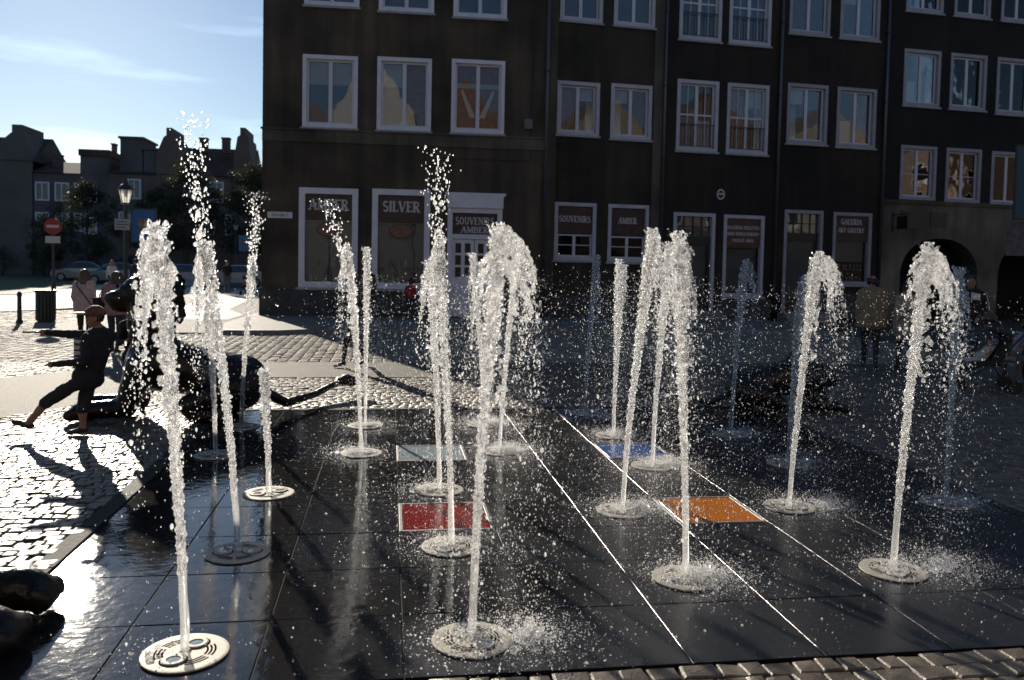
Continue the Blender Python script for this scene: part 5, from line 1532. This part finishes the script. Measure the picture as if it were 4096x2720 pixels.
sp = [((.10, 0, .80), (.075, .075, .08))]+chain((.06, 0, .72), (-.06, 0, .55), .08, .085)+chain((.02, .08, .68), (-.12, .13, .58), .032, .024)+chain((.02, -.08, .68), (-.12, -.13, .58), .032, .024)+chain((-.07, .05, .53), (-.28, .07, .50), .045, .03)+chain((-.07, -.05, .53), (-.28, -.07, .50), .045, .03)+[((.02, 0, .80), .014)]
remesh('body', sp, .012, [SKIN, cloth('baby_white_top', (0.5, 0.48, 0.46))], bb, 0, 1, smooth_it=2, color_fn=lambda c: 0 if c[2] > .735 else 1)
sp = [((.12+.02*math.cos(i), .06*math.sin(i*1.7), .83+.03*math.cos(i*2.3)), .05) for i in range(14)]
remesh('hat', sp, .012, cloth('baby_blue_hat', (0.16, 0.20, 0.32)), bb, 0, 1)

# passer-by half hidden by the close pair of jets, and two people at the shop window
k = .97
p_ = empty('person', (-.72, 10.75, 0), math.radians(-82), 'person in dark clothes walking left behind the pair of jets before AMBER', 'person', PG)
J = std(k, .22); figure(p_, J, [SKIN2, DARK, cloth('dark_jeans', (0.022, 0.018, 0.016)), SHOE], voxel=.015, k=k, top_r=1.15)
hair(p_, J['head'], k, HAIR_D, length=.05)
k = .72
p_ = empty('person', (.55, 21.4, .11), math.pi, 'child in a red top before the silver shop window', 'person', PG)
J = std(k); figure(p_, J, [SKIN2, cloth('red_child_top', (0.26, 0.018, 0.015)), NAVY, SHOE], voxel=.018, k=k, fingers=False)
hair(p_, J['head'], k, HAIR_D)
k = .95
p_ = empty('person', (-.75, 21.6, .11), math.pi+.3, 'dark clad adult before the shop between AMBER and SILVER windows', 'person', PG)
J = std(k); figure(p_, J, [SKIN2, cloth('brown_jacket', (0.05, 0.03, 0.022)), DARK, SHOE], voxel=.018, k=k, fingers=False, top_r=1.15)
hair(p_, J['head'], k, HAIR_D, length=.1)

# far down the side street
def far_person(x, y, rz, label, top, leg, hr_, k, stride=.12, **kw):
    p_ = empty('person', (x, y, .04), rz, label, 'person', PG)
    J = std(k, stride, kw.get('arms')); figure(p_, J, [SKIN, top, leg, SHOE], voxel=.02, k=k, fingers=False, sleeve=kw.get('sleeve', 'long'))
    hair(p_, J['head'], k, hr_, length=kw.get('hl', 0)); return p_
far_person(-8.55, 40.6, .15, 'man in a black vest and grey shorts walking beside the pushchair', DARK, cloth('grey_shorts', (.10, .10, .11)), HAIR_D, 1.0, sleeve='short')
far_person(-7.45, 41.2, .1, 'woman in a dark vest pushing a pushchair up the side street', DARK, DARK, HAIR_F, .96, sleeve='short', arms=dict(ell=(.22, -.10, 1.12), elr=(-.22, -.10, 1.12), wrl=(.18, -.36, 1.02), wrr=(-.18, -.36, 1.02)))
far_person(-13.1, 36.9, math.pi, 'fair haired person in a white top near the lamp', cloth('white_top_far', (.4, .39, .4)), NAVY, HAIR_F, .95, hl=.15)
far_person(-12.1, 37.1, math.pi-.2, 'man in dark clothes standing right beside the lamp post', DARK, DARK, HAIR_D, 1.0)
p2 = copy_tree(pr); p2.location = (-7.4, 40.2, .04); p2.rotation_euler = (0, 0, math.radians(80))
tag(p2, 'small pushchair with pink bedding pushed up the side street', 'pushchair')
m_ = MB(); m_.bevbox(-.2, -.2, .52, .15, .2, .66, .03); m_.build('bedding', cloth('pink_bedding', (.35, .08, .12)), p2)

# ------------------------------------------------------------------ nozzle plates and water jets
M_water = water_mat('clear_water', 0.62, 0.15, 0.09)
M_froth = water_mat('broken_water', 0.58, 0.13, 0.09)
M_drop = water_mat('water_drop', 0.58, 0.26, 0.13)

def arc(mb, r0, r1, a0, a1, z, n=10):
    vs = []
    for i in range(n+1):
        a = a0+(a1-a0)*i/n
        vs += [(r0*math.cos(a), r0*math.sin(a), z), (r1*math.cos(a), r1*math.sin(a), z)]
    mb.add(vs, [(2*i, 2*i+1, 2*i+3, 2*i+2) for i in range(n)])

plate_proto = None
def make_plate():
    r = empty('nozzle_plate')
    m_ = MB(); m_.lathe([(.200, .001), (.206, .006), (.204, .011), (.192, .0125), (.0, .0127)][:4] + [(.03, .0125), (.026, .006), (.02, .006)], 48)
    m_.build('plate', M_steel, r)
    m_ = MB()
    for a in (0.62, math.pi+0.62):
        for q in (.104, .122, .140):
            arc(m_, q-.0048, q+.0048, a-0.02, a+0.82, .0132); arc(m_, q-.0048, q+.0048, a+0.98, a+1.85, .0132)
    tag(m_.build('drain_slots', M_slot, r), kind='stuff')
    for sgn in (1, -1):
        cx_ = .092*sgn
        m_ = MB(); m_.lathe([(.058, .0128), (.058, .018), (.052, .0205), (.034, .0205), (.031, .015)], 28, cx_, 0)
        lr = m_.build('lamp_ring', M_steel, r)
        m_ = MB(); m_.lathe([(.031, .0155), (.031, .0168), (.001, .018)], 20, cx_, 0)
        m_.build('lens', M_lens, lr)
        m_ = MB(); arc(m_, .059, .067, 0, 2*math.pi, .0131, 28)
        for k in range(len(m_.v)): m_.v[k] = (m_.v[k][0]+cx_, m_.v[k][1], m_.v[k][2])
        m_.build('gap', M_slot, lr)
    return r

def smooth_field(nr, ns, sr, ss):
    """random field on a cylinder, nr rings by ns segments, with grain sr by ss"""
    a = rng.normal(0, 1, (max(3, nr//sr+3), max(3, ns//ss)))
    ri = np.linspace(0, a.shape[0]-1.001, nr); si = np.arange(ns)/ns*a.shape[1]
    r0 = ri.astype(int); s0 = si.astype(int); fr = (ri-r0)[:, None]; fs = (si-s0)[None]
    fs = fs*fs*(3-2*fs)
    s1 = (s0+1) % a.shape[1]; s0 = s0 % a.shape[1]
    A = a[r0][:, s0]*(1-fs)+a[r0][:, s1]*fs
    B = a[r0+1][:, s0]*(1-fs)+a[r0+1][:, s1]*fs
    return A*(1-fr)+B*fr

def drops_mesh(name, P_, S, mat_, parent, tmpl, stretch=None):
    V, F = tmpl
    n = len(P_)
    sc3 = np.repeat(S[:, None], 3, 1)*rng.uniform(.75, 1.3, (n, 3))
    if stretch is not None: sc3[:, 2] *= stretch
    VV = (P_[:, None, :]+V[None]*sc3[:, None, :]).reshape(-1, 3)
    FF = (F[None]+(np.arange(n)*len(V))[:, None, None]).reshape(-1, 3)
    o = np_mesh(name, VV, FF, mat_, parent, smooth=True)
    o['kind'] = 'stuff'
    return o

def jet(x, y, H, dx, fall, label, group, seed, grain=1.0, spray=0.0, spray_dx=0.0, falling=1.0, crown=1.0, mist=1.0):
    """H height of the crown, dx drift of the crown, fall sideways reach of the falling water"""
    global rng
    rng = np.random.default_rng(seed)
    R_ = random.Random(seed)
    root = empty('fountain_jet', (x, y, 0.012), label=label, cat='water jet', group=group)
    dy = -0.03
    def ctr(t):
        t = np.asarray(t, float)
        return np.stack([dx*t**1.35, dy*t**1.35, H*t], -1)
    # rising column: streaked low down, breaking up higher
    nr, ns = 330, 20
    t = np.linspace(0, .97, nr)
    rad = .020 + .003*t + .012*np.clip((t-.25)/.75, 0, 1)**1.3
    th = np.arange(ns)/ns*2*np.pi
    streak = smooth_field(nr, ns, 26, 2)
    lump = smooth_field(nr, ns, 2, 3)
    big = smooth_field(nr, ns, 9, 8)
    br = np.clip((t-.10)/.5, 0, 1)[:, None]
    rr = rad[:, None]*(1 + .12*streak*(1-br*.6) + (.42*lump)*br + .16*big*br)
    rr[0] = .020
    C = ctr(t)
    sway = np.cumsum(rng.normal(0, .0016, (nr, 2)), 0)*np.clip((t-.2), 0, 1)[:, None]
    V = np.stack([C[:, 0, None]+sway[:, 0, None]+rr*np.cos(th), C[:, 1, None]+sway[:, 1, None]+rr*np.sin(th), C[:, 2, None]+np.zeros((nr, ns))], -1).reshape(-1, 3)
    idx = np.arange(nr*ns).reshape(nr, ns)
    F = np.stack([idx[:-1], np.roll(idx, -1, 1)[:-1], np.roll(idx, -1, 1)[1:], idx[1:]], -1).reshape(-1, 4)
    np_mesh('rising_column', V, F, M_water, root)
    # crown and falling water, one skin
    sp = []
    top = ctr(1.0)
    nb = int(82*crown)
    for i in range(nb):
        tt = 1 - .42*R_.random()**1.15
        c = ctr(tt)
        w = .012+.046*max(0, (1-tt)/.42)**.65
        a, q = R_.uniform(0, 2*math.pi), w*math.sqrt(R_.random())
        s_ = R_.uniform(.007, .0145)
        sp.append(((c[0]+q*math.cos(a)+fall*.22*(1-tt)/.42, c[1]+q*math.sin(a), c[2]-.03), (s_, s_, s_*R_.uniform(1, 1.9))))
    # little horns on the crown
    for i in range(5):
        a = R_.uniform(0, 2*math.pi); up = R_.uniform(.01, .06)
        for k in range(4):
            sp.append(((top[0]+(.03+.012*k)*math.cos(a), top[1]+(.03+.012*k)*math.sin(a), top[2]-.05+up*k/3), .011-.0016*k))
    nst = int(19*falling)
    trails = []
    for i in range(nst):
        side = 1 if R_.random() < .8 else -.6
        reach = fall*R_.uniform(.55, 1.15)*side
        ry = R_.uniform(-.10, .10)
        t0 = R_.uniform(.90, 1.0)
        drop = R_.uniform(.25, .62)*H
        c = ctr(t0)
        w0 = R_.uniform(.0062, .0115)
        ph = R_.uniform(0, 6)
        n = 46
        for k in range(n):
            u = k/(n-1)
            z = c[2]-.02-drop*u*u - .05*u
            xx = c[0]+reach*(.10+.9*u**.62)+.012*math.sin(ph+u*19)
            yy = c[1]+ry*u+.012*math.cos(ph*2+u*15)
            trails.append((xx, yy, z))
            if u < .68+.35*math.sin(k*1.7+ph)*R_.random():
                ww = w0*(1-.55*u)*R_.uniform(.6, 1.25)
                sp.append(((xx, yy, z), (ww, ww, ww*1.5)))
    cr = remesh('crown', sp, .0085, M_froth, root, .0075, 85)
    # droplets
    P_, S = [], []
    def add(p, s): P_.append(p); S.append(s)
    n = int(1500*grain)
    tt = rng.uniform(.12, 1.0, n)**.8
    cc = ctr(tt)
    rad2 = (.019+.024*np.clip((tt-.15)/.85, 0, 1)**1.1)
    a = rng.uniform(0, 2*np.pi, n); q = rad2*np.clip(rng.normal(.72, .22, n), 0, 1.5)
    add(np.stack([cc[:, 0]+q*np.cos(a), cc[:, 1]+q*np.sin(a), cc[:, 2]], -1), rng.gamma(3, .00085, n)+.0015)
    # torn drops along the falling trails
    if trails:
        T = np.array(trails); n = int(420*falling*grain)
        k = rng.integers(0, len(T), n)
        dz = (top[2]-T[k, 2])/H
        p = T[k]+rng.normal(0, 1, (n, 3))*(.007+.026*dz)[:, None]
        add(p, rng.gamma(2.2, .0010, n)+.0013)
        # below the trails, down to the floor
        n = int(300*falling*mist)
        k = rng.integers(0, len(T), n)
        p = T[k]+rng.normal(0, .07, (n, 3)); p[:, 2] = rng.uniform(.02, 1, n)*np.maximum(T[k, 2], .1)
        p[:, 0] += fall*.25
        add(p, rng.gamma(1.2, .0011, n)+.0009)
    # fine drops drifting round the jet
    n = int(1700*mist)
    zz = rng.uniform(.02, .85, n)*H
    p = np.stack([rng.normal(fall*.6, .26, n), rng.normal(-.02, .24, n), zz], -1)
    add(p, rng.gamma(2, .0005, n)+.0009)
    # tall spray thrown above the crown
    if spray:
        n = int(260*spray)
        u = rng.random(n)**1.2
        p = np.stack([top[0]+spray_dx*u+rng.normal(0, .018, n)+rng.normal(0, .06, n)*u, top[1]+rng.normal(0, .05, n), top[2]-.25+u*(.25+.48*spray)], -1)
        add(p, rng.gamma(3, .0013, n)*(1-.4*u)+.002)
    P_ = np.concatenate(P_); S = np.concatenate(S)
    ok = P_[:, 2] > .004
    P_, S = P_[ok], S[ok]
    bigm = S > .0050
    drops_mesh('droplets', P_[~bigm], S[~bigm], M_drop, root, OCT, 1.9)
    drops_mesh('big_droplets', P_[bigm], S[bigm], M_drop, root, ICO0, 1.6)
    # splash where the water comes down
    n = int(2600*mist)
    a = rng.uniform(0, 2*np.pi, n); q = np.abs(rng.normal(0, .17, n))
    px_ = np.where(rng.random(n) < .6, fall*1.15, 0.0)
    p = np.stack([px_+q*np.cos(a)*1.3, q*np.sin(a)*1.2-.02, np.abs(rng.normal(0, .045, n))*np.exp(-q*2)+.003], -1)
    s_ = rng.gamma(2, .0008, n)+.0010
    drops_mesh('splash', p, s_, M_drop, root, OCT)
    sp = []
    for i in range(int(46*mist)):
        a, q = R_.uniform(0, 6.28), abs(R_.gauss(0, .09))
        s2 = R_.uniform(.008, .018)
        sp.append(((fall*1.1+q*math.cos(a), q*math.sin(a), R_.uniform(.0, .035)*math.exp(-q*8)), (s2*1.5, s2*1.5, s2*.8)))
    tag(remesh('splash_foam', sp, .010, M_froth, root, .004, 60, shade_smooth=False), kind='stuff')
    return root

JETS = [  # x, y, height, drift, fall, where it stands, options
    (-1.05, -.35, 2.09, -.12, -.13, 'at the front left, tallest on that side', dict(grain=1.15, crown=1.25, falling=1.2, mist=.10)),
    (-1.05, 1.05, 2.03, -.20, -.10, 'throwing spray above the roofs, second on the left', dict(spray=1.7, spray_dx=-.10, grain=1.15, crown=1.2, mist=.10)),
    (-1.05, 2.45, 1.04, -.04, .02, 'that is short and thin, beside tall ones', dict(crown=.35, falling=.2, grain=.7, mist=.08)),
    (-1.75, 3.85, 1.60, -.08, -.05, 'that is thin and dim, behind the left pair', dict(crown=.5, falling=.4, mist=.08)),
    (-1.75, 5.25, 1.96, .12, .05, 'that is slender, beside the house corner', dict(spray=1.5, spray_dx=.04, falling=.3, crown=.6, grain=1.2, mist=.10)),
    (-.35, 3.85, 2.08, -.16, -.10, 'standing front in the pair before AMBER', dict(spray=.9, spray_dx=-.2, mist=.7)),
    (-.35, 5.25, 2.08, -.01, .05, 'standing back in the pair before AMBER', dict(falling=.5, mist=.55)),
    (.35, 2.45, 1.95, -.11, -.10, 'just behind the red glass panel', dict(falling=.6, mist=.6)),
    (.35, 1.05, 2.10, -.12, -.08, 'just before the red glass panel', dict(spray=1.2, spray_dx=-.02, falling=.7, mist=.55)),
    (.35, -.35, 2.12, .09, .26, 'nearest in the middle, with a wide crown', dict(crown=1.35, falling=1.6, grain=1.15, mist=1.6)),
    (1.05, 3.85, 2.15, .15, .12, 'right behind the wide crowned middle one', dict(mist=1.5)),
    (1.05, 5.25, 2.04, -.18, .10, 'before the white shop door', dict(mist=1.5)),
    (2.45, 5.95, 2.06, .09, .09, 'that is grey, before the SOUVENIRS window', dict(falling=.8)),
    (2.45, 4.55, 2.00, .0, .08, 'before the small AMBER window', dict(mist=1.3)),
    (1.75, 1.75, 2.22, .17, .12, 'on the left of the twin crowned cluster', dict(crown=1.6, falling=1.4, mist=1.7, grain=1.3)),
    (2.45, 3.15, 2.16, .09, .15, 'at the back of the twin crowned cluster', dict(crown=1.3, falling=1.3, mist=1.6)),
    (1.75, .35, 2.14, -.12, .12, 'at the front of the twin crowned cluster', dict(crown=1.3, falling=1.2, mist=1.7, grain=1.3)),
    (3.85, 4.55, 2.03, .11, .16, 'that is grey, before the amber workshop', dict(falling=.9)),
    (3.85, 3.15, 1.86, .10, .14, 'that is a grey ghost behind a bright one', dict(falling=.7)),
    (3.15, 1.75, 2.07, .16, .29, 'bright, to the right of the orange panel', dict(falling=1.5, mist=1.4, grain=1.2)),
    (3.15, .35, 2.11, .13, .32, 'farthest right, with a clear sheet falling', dict(crown=1.4, falling=1.8, mist=1.6, grain=1.2)),
    (4.55, 1.75, 1.97, .0, .16, 'that is grey, behind the farthest right one', dict(falling=.7)),
]
plate = make_plate()
for k, (x, y, H, dx, fall, where, kw) in enumerate(JETS):
    jet(x, y, H, dx, fall, 'water jet '+where, 'jets of the fountain', 100+k, **kw)
    p_ = plate if k == 0 else copy_tree(plate)
    p_.location = (x, y, 0)
    p_.rotation_euler = (0, 0, [1.2, .05, .5, .0, .1, .0, .1, .2, 1.0, 2.2][k % 10])
    tag(p_, 'steel nozzle plate of the jet '+where, 'nozzle plate', 'steel nozzle plates in the fountain floor')

# beads and small splashes of water lying all over the floor
g2 = np.random.default_rng(77)
n = 15000
P_ = np.stack([g2.uniform(TX0, TX1, n), g2.uniform(TY0, TY1, n), np.full(n, .0016)], -1)
JX = np.array([(j[0]+j[4]*.8, j[1]) for j in JETS if j[0] > 0])
dm = np.min(np.linalg.norm(P_[:, None, :2]-JX[None], axis=2), 1)
P_ = P_[g2.random(n) < np.clip(1.15-dm*.9, .06, 1)]
S = g2.gamma(2, .0011, len(P_))+.0009
wb = drops_mesh('water_beads', P_, S, M_drop, None, OCT)
